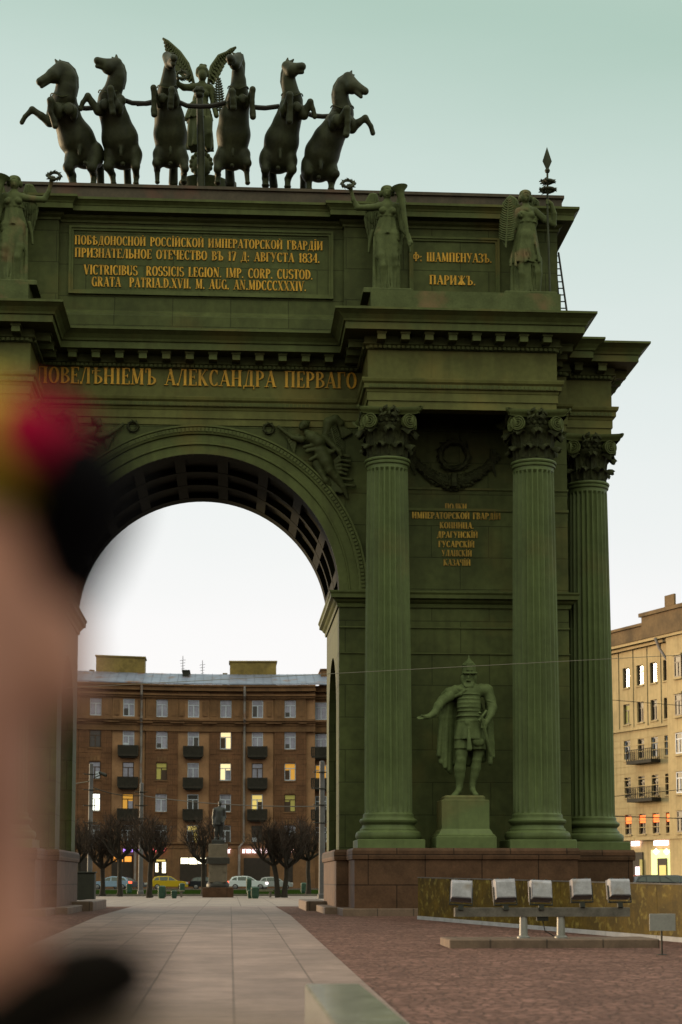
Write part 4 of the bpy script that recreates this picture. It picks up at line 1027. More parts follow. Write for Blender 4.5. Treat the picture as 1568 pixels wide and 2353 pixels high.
# standing winged figure with wreath and trumpet, then its mirror image on the left
def angel_trumpet(flip):
    lab = 'winged woman statue raising a wreath, long trumpet at her side, right of the middle tablet' if not flip else 'winged woman statue at the left edge raising a wreath, left of the middle tablet'
    A = empty('winged_statue', ((5.98 if not flip else -5.98), 53.4, 20.02), lab, 'statue', 'winged women on the attic')
    Y = 53.25; D = Draw('D', Y)
    P_ = (lambda v: v * np.array([-1, 1, 1])) if flip else None
    D.el(840, 365, -.06, 80, 86, 110); D.el(840, 310, .04, 108, 100, 70); D.el(740, 380, .05, 36, 60, 60); D.el(932, 370, .05, 36, 60, 60)
    D.el(838, 380, -.215, 14, 20, 38, k=.015); D.el(802, 348, -.25, 24, 26, 16, cut=True, k=.015); D.el(882, 348, -.25, 24, 26, 16, cut=True, k=.015); D.f.cut([(D.P(x, y, -.20), D.r(10)) for x, y in ((762, 400), (768, 325), (840, 290), (912, 325), (918, 400))]); D.el(840, 432, -.20, 26, 12, 7, k=.012)
    D.ch((842, 450, 0, 52), (842, 520, 0, 60)); D.ch((700, 580, .02, 62), (990, 590, .02, 66), k=.08)
    D.ch((845, 620, 0, 130), (845, 760, .02, 125), k=.1); D.el(765, 650, -.2, 62, 60, 62, k=.05); D.el(935, 660, -.2, 62, 60, 62, k=.05)
    D.ch((690, 595, 0, 62), (520, 605, -.1, 54), (360, 605, -.15, 50), (290, 480, -.2, 38), (255, 340, -.22, 30), (240, 265, -.24, 40), k=.03)
    for q in range(4): D.ch((205 + q * 26, 255, -.30, 13), (190 + q * 26, 225 - 6 * (q % 2), -.36, 12), k=.01)
    D.ch((1020, 610, .02, 66), (1065, 800, .0, 58), (1100, 960, -.08, 50), (1180, 1060, -.2, 42), (1225, 1180, -.26, 38), k=.03)
    for q in range(4): D.ch((1210 + q * 5, 1150 + q * 22, -.3, 15), (1190, 1160 + q * 22, -.42, 12), k=.01)
    # blouse gathered under the breast, overfold, dress
    D.skirt((845, 690, 0), (838, 780, 0), (160, 120), (165, 125), 11, .05); D.skirt((845, 740, 0), (835, 1075, 0), (135, 105), (215, 150), 9, .08, .5)
    D.skirt((838, 1040, 0), (820, 1990, .05), (195, 130), (205, 165), 9, .09, .7)
    D.ch((735, 1060, -.10, 95), (740, 1400, -.2, 82), (775, 1560, -.24, 66), (775, 1900, -.12, 46), k=.06)
    D.ch((950, 1060, -.08, 95), (965, 1420, -.14, 82), (985, 1560, -.14, 62), (990, 1940, .02, 48), k=.06)
    for x0, x1, d_, r_ in ((845, 880, -.26, 26), (890, 925, -.22, 22), (630, 635, -.10, 34), (640, 670, -.06, 26), (1040, 1020, .1, 30)):
        D.ch((x0, 1090, d_ + .06, r_ * .6), (x1, 1980, d_ - .05, r_ * 1.25), k=.025)
    D.ch((600, 1000, .15, 40), (560, 1160, .2, 30), (540, 1330, .2, 20), k=.03); D.ch((1050, 950, .1, 50), (1060, 1200, .2, 30), (1055, 1380, .2, 20), k=.03)
    D.ch((780, 1960, -.15, 38), (800, 1975, -.42, 24), k=.03); D.ch((960, 1960, 0, 36), (985, 1975, -.2, 22), k=.03)
    for g in ([(660, 1180), (700, 1560), (725, 1960)], [(815, 1090), (830, 1500), (835, 1960)], [(905, 1120), (925, 1500), (955, 1960)], [(612, 1250), (655, 1600), (690, 1960)], [(868, 1150), (885, 1950)], [(1030, 1300), (1015, 1700), (1000, 1960)]):
        D.f.cut([(D.P(x, y, -.30 if 800 < x < 960 else -.22), D.r(17)) for x, y in g])
    D.f.cut([(D.P(x, y, d_), D.r(16)) for x, y, d_ in ((600, 1170, -.10), (650, 1075, -.28), (760, 1070, -.42), (880, 1110, -.44), (990, 1095, -.36), (1045, 1190, -.10))])
    D.f.cut([(D.P(x, y, d_), D.r(12)) for x, y, d_ in ((700, 760, -.24), (780, 745, -.33), (850, 722, -.36), (930, 735, -.33), (1010, 770, -.24))])
    for g in ([(700, 900), (660, 1010)], [(760, 830), (720, 1000)], [(960, 840), (1000, 1020)], [(700, 620), (840, 720)], [(860, 600), (830, 700)], [(940, 620), (880, 690)]): D.f.cut([(D.P(x, y, -.32), D.r(11)) for x, y in g])
    D.f.build('figure', 'green_statue', .024, .022, A, post=P_)
    def mir(o):
        if flip:
            me = o.data
            for v_ in me.vertices: v_.co.x = -v_.co.x
            me.flip_normals()
    n0 = len(A.children)
    w = MB(); M = Matrix.Translation(Q('D', 200, 215, Y - .3)) @ Matrix.Rotation(R(55), 4, 'X'); w.wreath(rad('D', 100, Y), .06, M, 40); w.build('wreath', 'horse_bronze', A)
    t = MB(); p0, p1 = Vector(Q('D', 1222, 1330, Y - .3)), Vector(Q('D', 1045, 300, Y - .25)); dz = (p1 - p0).normalized()
    L = (p1 - p0).length; t.lathe([(.035, 0), (.03, .03), (.028, .1), (.05, .4), (.085, L * .6), (.125, L * .9), (.16, L * .97), (.265, L * 1.02), (.275, L * 1.03), (.24, L * 1.02), (.10, L * .95), (.001, L * .9)], 20, dz.to_track_quat('Z', 'Y').to_matrix().to_4x4()) if False else None
    Mt = dz.to_track_quat('Z', 'Y').to_matrix().to_4x4(); Mt.translation = p0
    t.lathe([(.035, 0), (.03, .03), (.028, .1), (.05, .4), (.085, L * .6), (.12, L * .9), (.16, L * .97), (.265, L * 1.02), (.275, L * 1.03), (.24, L * 1.02), (.10, L * .95), (.001, L * .9)], 20, Mt)
    t.build('trumpet', 'green_statue', A, smooth=True, angle=50)
    feather_wing('D', 53.75, [(700, 640, 0), (640, 400, 0), (580, 410, .05), (520, 520, .1), (490, 700, .15)], [(640, 1150, .1), (590, 1180, .1), (550, 1150, .1), (510, 960, .1), (490, 760, .1)], 9, 'green_statue', A)
    feather_wing('D', 53.75, [(1000, 640, 0), (1050, 450, 0), (1100, 470, .05), (1120, 560, .1), (1130, 700, .1)], [(1050, 1150, .1), (1090, 1130, .1), (1120, 1050, .1), (1135, 900, .1), (1135, 760, .1)], 7, 'green_statue', A)
    for o in list(A.children)[1:]: mir(o)
    for o in A.children:
        if flip and o.name.startswith('figure'): o.data.flip_normals()
angel_trumpet(False); angel_trumpet(True)

# winged figure with palm and standard
A = empty('winged_statue', (10.6, 53.4, 20.02), 'winged woman statue with palm branch and tall wreathed spear at the attic corner', 'statue', 'winged women on the attic')
Y = 53.25; D = Draw('E', Y)
D.el(485, 735, -.06, 68, 74, 92); D.el(482, 690, .05, 88, 84, 58); D.el(410, 760, .05, 30, 50, 56); D.el(555, 760, .05, 30, 50, 56)
D.el(492, 755, -.215, 12, 18, 32, k=.015); D.el(460, 724, -.24, 21, 24, 14, cut=True, k=.015); D.el(524, 724, -.24, 21, 24, 14, cut=True, k=.015); D.f.cut([(D.P(x, y, -.18), D.r(9)) for x, y in ((420, 780), (428, 700), (490, 668), (546, 700), (552, 780))]); D.el(488, 795, -.19, 22, 10, 6, k=.012)
D.ch((485, 810, 0, 46), (490, 880, 0, 54)); D.ch((390, 930, .02, 54), (610, 930, .02, 58), k=.07)
D.ch((500, 960, 0, 115), (500, 1080, 0, 112), k=.1); D.el(430, 980, -.18, 56, 54, 56, k=.05); D.el(560, 985, -.18, 56, 54, 56, k=.05)
D.skirt((500, 1010, 0), (505, 1110, 0), (130, 100), (150, 115), 9, .06); D.el(615, 1080, 0, 36, 60, 90, k=.04)
D.skirt((500, 1090, 0), (478, 1670, 0), (125, 100), (225, 160), 9, .09, .4); D.el(505, 1270, -.16, 95, 60, 85, k=.08)
D.skirt((480, 1640, .02), (490, 2100, .05), (190, 130), (185, 150), 9, .08, 1.1)
D.ch((420, 1620, -.12, 75), (425, 1800, -.18, 62), (440, 2070, -.1, 40), k=.05); D.ch((640, 1600, -.1, 78), (650, 1780, -.16, 66), (655, 2080, -.06, 42), k=.05)
for x0, x1, d_, r_ in ((300, 300, -.1, 30), (335, 350, -.08, 26), (505, 515, -.24, 24), (545, 590, -.2, 20), (475, 480, -.2, 16)): D.ch((x0, 1640, d_ + .04, r_ * .6), (x1, 2120, d_ - .04, r_ * 1.2), k=.02)
for x0, y0_, x1, y1_ in ((300, 1480, 280, 1680), (340, 1500, 350, 1680), (470, 1300, 530, 1560), (450, 1330, 490, 1640), (620, 1350, 680, 1620)): D.ch((x0, y0_, -.24, 10), (x1, y1_, -.36, 20), k=.03)
D.ch((640, 950, 0, 52), (770, 1060, -.08, 46), (870, 1110, -.1, 44), (880, 960, -.2, 38), (840, 830, -.26, 32), (795, 795, -.28, 34), k=.03)
for q in range(4): D.ch((800, 770 + q * 20, -.34, 12), (775, 775 + q * 18, -.40, 11), k=.01)
D.ch((380, 960, 0, 50), (340, 1120, -.02, 42), (280, 1240, -.1, 36), (190, 1330, -.2, 30), (205, 1400, -.24, 22), k=.03)
for q in range(3): D.ch((165 + 10 * q, 1330 + q * 20, -.25, 11), (215, 1400 + q * 10, -.32, 10), k=.01)
D.ch((610, 2085, -.1, 34), (650, 2095, -.35, 22), k=.03); D.ch((460, 2090, -.1, 34), (450, 2105, -.32, 22), k=.03)
for g in ([(300, 1480), (290, 1660)], [(380, 1540), (380, 1650)], [(455, 1310), (505, 1560), (510, 1640)], [(490, 1380), (545, 1560)], [(560, 1430), (580, 1620)], [(610, 1400), (650, 1580)]): D.f.cut([(D.P(x, y, -.34 if 400 < x < 600 else -.24), D.r(14)) for x, y in g])
for g in ([(370, 1720), (385, 2090)], [(320, 1720), (322, 2110)], [(480, 1700), (490, 2090)], [(560, 1680), (600, 2080)], [(525, 1700), (540, 2090)], [(600, 1700), (620, 2000)]): D.f.cut([(D.P(x, y, -.22), D.r(15)) for x, y in g])
D.f.cut([(D.P(x, y, d_), D.r(15)) for x, y, d_ in ((270, 1700, -.12), (350, 1695, -.26), (430, 1655, -.34), (510, 1640, -.38), (580, 1640, -.36), (630, 1605, -.30), (690, 1650, -.12))])
D.f.cut([(D.P(x, y, d_), D.r(11)) for x, y, d_ in ((380, 1090, -.20), (440, 1055, -.30), (500, 1065, -.32), (570, 1060, -.30), (630, 1110, -.2))]); D.f.cut([(D.P(400, 930, -.24), D.r(9)), (D.P(480, 1040, -.34), D.r(9))]); D.f.cut([(D.P(450, 910, -.22), D.r(8)), (D.P(530, 940, -.26), D.r(8))])
D.f.build('figure', 'green_statue', .024, .022, A)
palm('E', Y - .38, (212, 1430), (252, 750), 105, 19, 'green_statue', A, .024)
feather_wing('E', 53.75, [(400, 940, 0), (340, 780, 0), (280, 740, .05), (200, 830, .1), (150, 1000, .1)], [(380, 1300, .1), (330, 1320, .1), (270, 1280, .1), (200, 1200, .1), (160, 1100, .1)], 8, 'green_statue', A)
feather_wing('E', 53.75, [(570, 940, 0), (560, 810, 0), (600, 770, .05), (640, 810, .1), (640, 900, .1)], [(560, 1000, .1), (590, 1010, .1), (620, 990, .1), (640, 960, .1), (645, 920, .1)], 6, 'green_statue', A)
s_ = MB(); sy = Y - .36
s_.tube([Q('E', 825, 2165, sy), Q('E', 790, 1000, sy), Q('E', 787, 340, sy)], .034, 8)
p = Q('E', 787, 370, sy); s_.lathe([(.001, -.09), (.065, -.06), (.09, 0), (.065, .06), (.001, .09)], 12, Matrix.Translation(p))
p = Q('E', 784, 240, sy); zt = Q('E', 780, 40, sy)[2] - p[2]; zb = Q('E', 785, 345, sy)[2] - p[2]
s_.add([(p[0], p[1], p[2] + zt), (p[0] + .155, p[1], p[2]), (p[0], p[1] - .05, p[2]), (p[0] - .155, p[1], p[2]), (p[0], p[1] + .05, p[2]), (p[0], p[1], p[2] + zb - .1)],
       [(0, 3, 2), (0, 2, 1), (0, 1, 4), (0, 4, 3), (5, 2, 3), (5, 1, 2), (5, 4, 1), (5, 3, 4)])
s_.build('spear_standard', 'horse_bronze', A, smooth=True, angle=30)
for yy, rr_ in ((520, 72), (635, 92)):
    w = MB(); M = Matrix.Translation(Q('E', 790, yy, sy)) @ Matrix.Rotation(R(4), 4, 'X'); w.wreath(rad('E', rr_, Y), .07, M, 40)
    w.tube([Vector(Q('E', 790, yy, sy)) + Vector((-.28, 0, 0)), Vector(Q('E', 790, yy, sy)) + Vector((.28, 0, 0))], .02, 5); w.build('wreath', 'horse_bronze', A)

# bearded warrior on his pedestal between the columns
Wr = empty('warrior_statue', (8.32, 52.9, 2.06), 'bearded warrior statue in pointed helmet and cloak on a pedestal between columns', 'statue')
Y = 52.75; D = Draw('F', Y)
# body in a banded coat
D.ch((905, 620, .02, 175), (905, 800, .02, 178), (915, 930, .02, 172), k=.1); D.ch((700, 590, .02, 95), (1150, 580, .02, 100), k=.08)
D.ch((910, 1000, 0, 175), (920, 1100, 0, 180), k=.06)
for y in (650, 715, 780, 845, 905): D.el(900, y, -.02, 186, 179, 17, k=.03)
D.f.cut([(D.P(895, 600, -.42), D.r(10)), (D.P(900, 920, -.46), D.r(10))], .02)
D.el(905, 985, -.0, 208, 196, 34, k=.015); D.el(905, 1060, 0, 208, 196, 36, k=.015); D.el(885, 1080, -.36, 40, 20, 40, k=.02)
D.skirt((915, 1060, 0), (915, 1345, 0), (210, 185), (250, 210), 7, .05); D.skirt((800, 1290, 0), (795, 1490, 0), (110, 130), (130, 150), 5, .05); D.skirt((1045, 1290, 0), (1045, 1500, 0), (110, 130), (120, 150), 5, .05)
D.ch((905, 1160, -.42, 14), (915, 1480, -.50, 44), k=.03); D.el(1055, 1375, -.30, 105, 40, 70, k=.02)
# legs in boots
D.ch((790, 1400, 0, 100), (790, 1560, -.06, 92), (785, 1650, -.1, 80), (768, 1790, -.04, 88), (765, 1900, 0, 76), (760, 2060, .02, 52), (745, 2130, -.05, 46), (690, 2200, -.28, 42), (660, 2215, -.36, 34), k=.04)
D.ch((1050, 1400, 0, 98), (1050, 1560, .02, 80), (1030, 1660, 0, 72), (1010, 1780, .05, 80), (985, 1900, .06, 66), (960, 2040, .06, 46), (965, 2120, .02, 42), (1010, 2190, -.16, 36), (1030, 2195, -.22, 28), k=.04)
D.el(780, 1690, -.06, 92, 92, 14, k=.02); D.el(1030, 1665, 0, 82, 82, 14, k=.02)
# stretched arm
D.ch((620, 660, 0, 88), (500, 730, -.1, 76), (430, 820, -.2, 68), (370, 930, -.32, 54), (280, 985, -.40, 42), k=.04)
D.ch((280, 980, -.40, 40), (180, 1000, -.46, 32), k=.03)
for q, ln in enumerate((0, 8, 4, -14)): D.ch((190, 985 + q * 11, -.36 - q * .05, 15), (112 - ln, 990 + q * 11, -.40 - q * .05, 12), k=.012)
D.ch((230, 975, -.48, 16), (170, 965, -.56, 13), k=.015)
# arm on the sword
D.ch((1190, 580, .04, 100), (1240, 720, 0, 82), (1275, 850, -.12, 72), (1240, 960, -.26, 56), (1180, 1060, -.36, 46), k=.04)
for y in (760, 800, 840, 880, 920): D.el(1262 - abs(y - 840) * .2, y, -.08, 80, 78, 14, rot=20, k=.02)
D.ch((1170, 1070, -.38, 46), (1150, 1110, -.4, 44), k=.03)
for q in range(4): D.ch((1170, 1070 + 28 * q, -.42, 19), (1105, 1065 + 30 * q, -.46, 17), k=.012)
D.ch((1150, 1040, -.44, 18), (1100, 1020, -.48, 15), k=.012)
# head, beard, neck
D.ch((900, 480, .02, 75), (900, 560, .02, 90)); D.el(905, 385, -.06, 92, 96, 110); D.el(902, 470, -.12, 100, 76, 62, k=.03); D.el(900, 425, -.30, 52, 24, 16, k=.02); D.el(898, 380, -.32, 17, 22, 40, k=.02)
D.el(862, 358, -.32, 28, 26, 20, cut=True, k=.015); D.el(936, 358, -.32, 28, 26, 20, cut=True, k=.015); D.el(810, 400, 0, 34, 60, 85); D.el(1000, 400, 0, 34, 60, 85)
for i in range(7): D.ch((830 + 24 * i, 470, -.26, 15), (845 + 20 * i, 525 - 2 * abs(i - 3), -.30, 12), k=.02)
D.f.build('figure', 'green_warrior', .024, .03, Wr)
H_ = MB(); hc = Q('F', 908, 320, Y - .02); k_ = rad('F', 1, Y)
H_.lathe([(118 * k_, -10 * k_), (122 * k_, 0), (112 * k_, 10 * k_), (108 * k_, 120 * k_), (112 * k_, 124 * k_), (112 * k_, 134 * k_), (98 * k_, 150 * k_), (70 * k_, 185 * k_), (30 * k_, 220 * k_), (12 * k_, 250 * k_), (10 * k_, 285 * k_), (.002, 300 * k_)], 24, Matrix.Translation(hc))
H_.cbox(hc[0] - .11, hc[0] + .11, hc[1] - 118 * k_ - .02, hc[1] - 90 * k_, hc[2] + .08, hc[2] + .32, .02); H_.box(hc[0] - .03, hc[0] + .03, hc[1] - 125 * k_, hc[1] - 95 * k_, hc[2] - .1, hc[2] + .25)
H_.cbox(hc[0] - 112 * k_, hc[0] + 112 * k_, hc[1] - 165 * k_, hc[1] - 80 * k_, hc[2] - .03, hc[2] + .02, .015)
H_.build('helmet', 'green_warrior', Wr, smooth=True, angle=40)
C = Draw('F', Y + .1)
# cloak: collar over the shoulders, hanging behind on both sides
C.ch((820, 560, -.30, 30), (700, 560, -.12, 62), (600, 610, -.04, 76), (520, 660, .05, 60), k=.05); C.ch((1000, 540, -.22, 30), (1090, 520, -.08, 44), (1190, 530, .04, 56), k=.05)
C.ch((860, 570, -.38, 24), (780, 640, -.30, 34), (700, 670, -.2, 30), k=.04); C.ch((880, 575, -.36, 22), (960, 560, -.34, 24), (1080, 530, -.18, 30), k=.03); C.ch((820, 540, -.2, 30), (905, 560, -.30, 24), k=.03)
for x0, x1, yb, r0_, d_ in ((480, 440, 1580, 40, .05), (520, 475, 1690, 44, .12), (560, 540, 1760, 42, .05), (600, 590, 1800, 46, .14), (640, 620, 1840, 40, .2), (700, 690, 1700, 60, .3), (800, 800, 1700, 70, .34), (920, 900, 1700, 70, .36), (1020, 1020, 1700, 70, .34), (1120, 1130, 1650, 55, .3)):
    C.ch((x0 + (700 - x0) * .3, 640, d_, r0_), (x0, 1000, d_, r0_), (x1, yb, d_ - .04, r0_ * .95), k=.05)
for x0, x1, yb, r0_, d_ in ((1230, 1270, 1400, 34, .1), (1210, 1235, 1700, 42, .02), (1250, 1280, 1600, 36, .1)): C.ch((1200, 700, .2, 40), (x0, 1080, d_, r0_), (x1, yb, d_ - .05, r0_), k=.05)
C.f.build('cloak', 'green_warrior', .028, .03, Wr)
S_ = MB(); S_.tube([Q('F', 1090, 960, Y - .5), Q('F', 1140, 1130, Y - .46), Q('F', 1250, 1600, Y - .25)], [.05, .05, .045], 8)
S_.tube([Q('F', 1060, 1050, Y - .52), Q('F', 1180, 890, Y - .42)], .04, 8); S_.lathe([(.001, -.06), (.06, 0), (.001, .06)], 10, Matrix.Translation(Q('F', 1075, 930, Y - .52)))
S_.build('sword', 'green_warrior', Wr, smooth=True)
pd = MB(); pd.cbox(7.36, 9.24, 51.98, 53.7, 2.062, 2.42, .02)
pd.sweep([(7.56, 52.16), (9.04, 52.16), (9.04, 53.5), (7.56, 53.5)], [(.16, 2.42), (.16, 2.46), (.10, 2.50), (.05, 2.60), (0, 2.66), (0, 3.52)])
pd.cbox(7.56, 9.04, 52.16, 53.5, 3.515, 3.56, .02); pd.cbox(7.66, 8.94, 52.26, 53.4, 3.555, 3.70, .05)
pd.build('pedestal', 'green_shaft', Wr)

# flying victories in the spandrels, carved on the wall
def relief(s):
    D = Draw('G', WY - .1)
    D.el(640, 210, -.1, 78, 70, 66, k=.02); D.el(600, 245, -.12, 50, 50, 54, k=.02); D.el(700, 170, -.05, 30, 30, 26)
    D.ch((680, 330, -.1, 50), (760, 400, -.14, 95), (850, 470, -.14, 110), k=.06); D.ch((600, 430, -.1, 60), (470, 400, -.05, 36), (350, 320, -.03, 26), (260, 245, -.03, 28), k=.03)
    D.ch((930, 400, -.1, 60), (1060, 520, -.14, 44), (1150, 600, -.18, 36), (1180, 660, -.18, 30), k=.03)
    for x0, y0, x1, y1, r0, r1 in ((640, 540, 820, 500, 30, 34), (680, 600, 840, 560, 34, 30), (720, 730, 880, 640, 30, 36), (840, 690, 1060, 600, 34, 30), (900, 560, 1050, 610, 44, 30)): D.ch((x0, y0, -.18, r0), (x1, y1, -.2, r1), k=.03)
    D.ch((880, 600, -.1, 110), (960, 760, -.14, 100), (1010, 880, -.16, 70), (1110, 990, -.12, 56), (1210, 1130, -.08, 44), (1275, 1290, -.06, 24), k=.05)
    D.ch((800, 780, -.06, 60), (880, 920, -.08, 50), (960, 1040, -.1, 46), (1000, 1090, -.1, 30), k=.04)
    for i, (x, y) in enumerate(((1300, 660), (1310, 730), (1300, 800), (1270, 860), (1250, 920), (1340, 1000), (1380, 1090))): D.ch((1040, 780 + i * 30, -.06, 30), (1180, y, -.1, 24), (x, y + 20, -.08, 26), k=.03)
    for i in range(7): D.ch((960 + i * 20, 940 + i * 20, -.04, 18), (1000 + i * 36, 1190 + 10 * (i % 3), -.08, 22), k=.02)
    for i in range(8): D.ch((780 + 20 * i, 780, -.05, 14), (860 + 12 * i, 920 + 8 * i, -.08, 16), k=.02)
    # wings
    D.ch((960, 330, -.02, 60), (1000, 180, -.02, 85), (1090, 130, -.02, 70), (1170, 190, 0, 60), k=.04)
    for i in range(6): D.ch((1120 + i * 8, 190 + i * 10, 0, 26), (1330 - i * 26, 330 + i * 14, .02, 20), k=.015)
    for i in range(6): D.ch((560 - i * 8, 360 + i * 12, 0, 22), (380 + i * 22, 400 + i * 40, .02, 18), k=.015)
    D.ch((390, 400, .02, 14), (480, 620, .02, 14), (610, 790, .02, 12), k=.02)
    P_ = None if s > 0 else (lambda v: v * np.array([-1, 1, 1]))
    o = D.f.build('victory_relief', 'green_bronze', .026, .03, GATE, post=P_)
    if s < 0: o.data.flip_normals()
    w = MB(); c = Q('G', 112, 265, WY - .06); w.wreath(rad('G', 74, WY), .05, Matrix.Translation((s * c[0], c[1], c[2])) @ Matrix.Rotation(R(90), 4, 'X'), 40); w.build('relief_wreath', 'dark_capital', GATE)
    a, b_ = Q('G', 1175, 745, WY - .28), Q('G', 1015, 190, WY - .2); w = MB(); a[0] *= s; b_[0] *= s; w.tube([a, b_], .03, 6)
    for i in range(15):
        t = .25 + .72 * i / 15; c = a + (b_ - a) * t; w.tube([c, c + np.array([-.22 * s, 0, .06])], [.022, .018], 5); w.tube([c, c + np.array([.16 * s, 0, .12])], [.022, .018], 5)
    w.build('relief_palm', 'green_bronze', GATE, smooth=True)
relief(1); relief(-1)
# ------------------------------------------------------------------ apartment house seen through the arch (a slightly hollow front)
mat('plaster_brown', (0.25, 0.112, 0.054), 0.85, var=0.30, vscale=0.6, bump=0.25, bscale=30, streak=(0.13, 0.055, 0.03), brick=('XZ', 1.3, .62, .03, .6, .5))
mat('plaster_light', (0.45, 0.235, 0.125), 0.85, var=0.25, vscale=0.5, stain=(0.25, 0.11, 0.05), stain_scale=.5, stain_amt=.4)
mat('plaster_trim', (0.29, 0.145, 0.068), 0.85, var=0.35, vscale=0.5, streak=(0.10, 0.05, 0.03))
mat('plaster_yellow', (0.74, 0.55, 0.29), 0.85, var=0.20, vscale=0.35, streak=(0.36, 0.24, 0.11))
mat('plaster_ochre', (0.40, 0.28, 0.085), 0.85, var=0.4, vscale=0.6, stain=(0.12, 0.08, 0.03), stain_scale=.8, stain_amt=.6)
mat('tin_roof', (0.30, 0.33, 0.46), 0.45, metal=0.3, var=0.25, vscale=0.8, stain=(0.22, 0.085, 0.03), stain_scale=0.55, stain_amt=0.95)
mat('drain', (0.38, 0.33, 0.32), 0.5, metal=0.3, var=0.4, vscale=1.0, stain=(0.25, .1, .04), stain_scale=.8, stain_amt=.6)
mat('balcony_dark', (0.040, 0.032, 0.024), 0.8, var=0.4)
mat('frame_white', (0.62, 0.66, 0.80), 0.5); mat('frame_brown', (0.07, 0.035, 0.02), 0.5)
mat('glass_pale', (0.46, 0.46, 0.62), 0.2, metal=0.30, var=0.35, vscale=0.5); mat('glass_dark', (0.06, 0.055, 0.06), 0.1, var=0.4, vscale=.6, spec=.8)
mat('glass_dull', (0.05, 0.042, 0.035), 0.4, var=0.4, vscale=.6, spec=.25)
mat('glass_sky', (0.60, 0.60, 0.60), 0.12, metal=0.8, var=.35, vscale=.8)
mat('lit_cream', (0.5, 0.4, 0.2), emit=(1.0, 0.78, 0.40), estr=0.85, var=0.3); mat('lit_yellow', (0.5, 0.4, 0.1), emit=(0.85, 0.62, 0.18), estr=0.55)
mat('lit_amber', (0.5, 0.3, 0.1), emit=(0.80, 0.36, 0.03), estr=0.4); mat('lit_olive', (0.4, 0.35, 0.1), emit=(0.42, 0.36, 0.08), estr=0.16); mat('lit_white', (0.8, 0.8, 0.8), emit=(1.0, 0.98, 0.80), estr=1.7)
mat('lit_orange', (0.6, 0.2, 0.05), emit=(1.0, 0.13, 0.01), estr=1.3)
mat('shop_glow', (0.9, 0.8, 0.6), emit=(1.0, 0.90, 0.62), estr=2.2); mat('sign_pink', (0.9, 0.7, 0.8), emit=(1.0, 0.75, 0.80), estr=2.6)
mat('sign_red', (0.9, 0.2, 0.2), emit=(1.0, 0.16, 0.18), estr=1.5); mat('sign_violet', (0.4, 0.2, 0.8), emit=(0.45, 0.25, 1.0), estr=1.3); mat('shop_orange', (0.6, 0.3, 0.1), emit=(1.0, 0.35, 0.04), estr=0.8)
mat('dark_door', (0.035, 0.022, 0.016), 0.7, var=0.3)
HY = 205.0; HR = 60.0; HX0 = 0.5
def hx(u): return (u - 528) * HY / FPX + CAM_X
def hz(v): return CAM_Z + (2021 - v) * HY / FPX
def bend(mb):
    mb.v = [(x, HY - (x - HX0) ** 2 / (2 * HR) + y, z) for x, y, z in mb.v]; return mb
HOUSE = empty('apartment_house', (HX0, HY, 0), 'brown six storey apartment house with tin roof, balconies and lit shops seen through the arch', 'apartment house')
def hsplit(mb, x0, x1, y0, y1, z0, z1):
    n = max(1, int((x1 - x0) / 2.0))
    for i in range(n):
        mb.box(x0 + (x1 - x0) * i / n, x0 + (x1 - x0) * (i + 1) / n, y0, y1, z0, z1)
XE = hx(722)                                                    # the front steps back here
cols = [75, 148, 222, 296, 371, 443, 517, 590, 665]; colx = [hx(u) for u in cols]; rows = [1630, 1703, 1775, 1847, 1918]
xl = hx(40)
w = MB()
hsplit(w, xl, XE, .35, 9, 0, 24.4); hsplit(w, XE, hx(830), 1.6, 9, 0, 24.4)
bend(w).build('wall', 'plaster_light', HOUSE)
# brown rusticated piers between the bays, and full brown bays without balconies
pb = MB(); tr = MB(); light = MB()
WW, WH = .68, 1.06
for i, x in enumerate(colx):
    bal = i in (3, 5, 7); pb = MB(); light = MB()
    for r, v_ in enumerate(rows):
        zc = hz(v_); za, zb = hz(v_ + 36.3), hz(v_ - 36.3)
        if r == 0: zb = 24.2
        if not bal:
            pb_ = pb if r else tr
            pb_.box(x - 1.93, x - WW, 0, .36, za, zb); pb_.box(x + WW, x + 1.93, 0, .36, za, zb)
            pb_.box(x - WW, x + WW, 0, .36, za, zc - WH); pb_.box(x - WW, x + WW, 0, .36, zc + WH, zb)
        else:
            light.box(x - 1.93, x - WW, .12, .36, za, zb); light.box(x + WW, x + 1.93, .12, .36, za, zb); light.box(x - WW, x + WW, .12, .36, za, zc - WH); light.box(x - WW, x + WW, .12, .36, zc + WH, zb)
        if r == 0: 
            for s in (-1, 1): tr.box(x + s * 1.4 - .3, x + s * 1.4 + .3, -.05, 0.004, zc - .9, zc + .9)
        elif not bal:
            for q in range(-1, 2): tr.box(x + q * .4 - .15, x + q * .4 + .15, -.05, .004, zc + WH + .12, zc + WH + .7)
            tr.box(x - WW - .12, x + WW + .12, -.10, .004, zc - WH - .14, zc - WH)
            for s in (-1, 1):
                for q in range(4): pb.box(x + s * (.95 + q * .26) - .09, x + s * (.95 + q * .26) + .09, -.05, .004, za + .2, zb - .1)
    if pb.v: bend(pb).build('rusticated_bay', 'plaster_brown', HOUSE)
    if light.v: bend(light).build('balcony_bay', 'plaster_light', HOUSE)
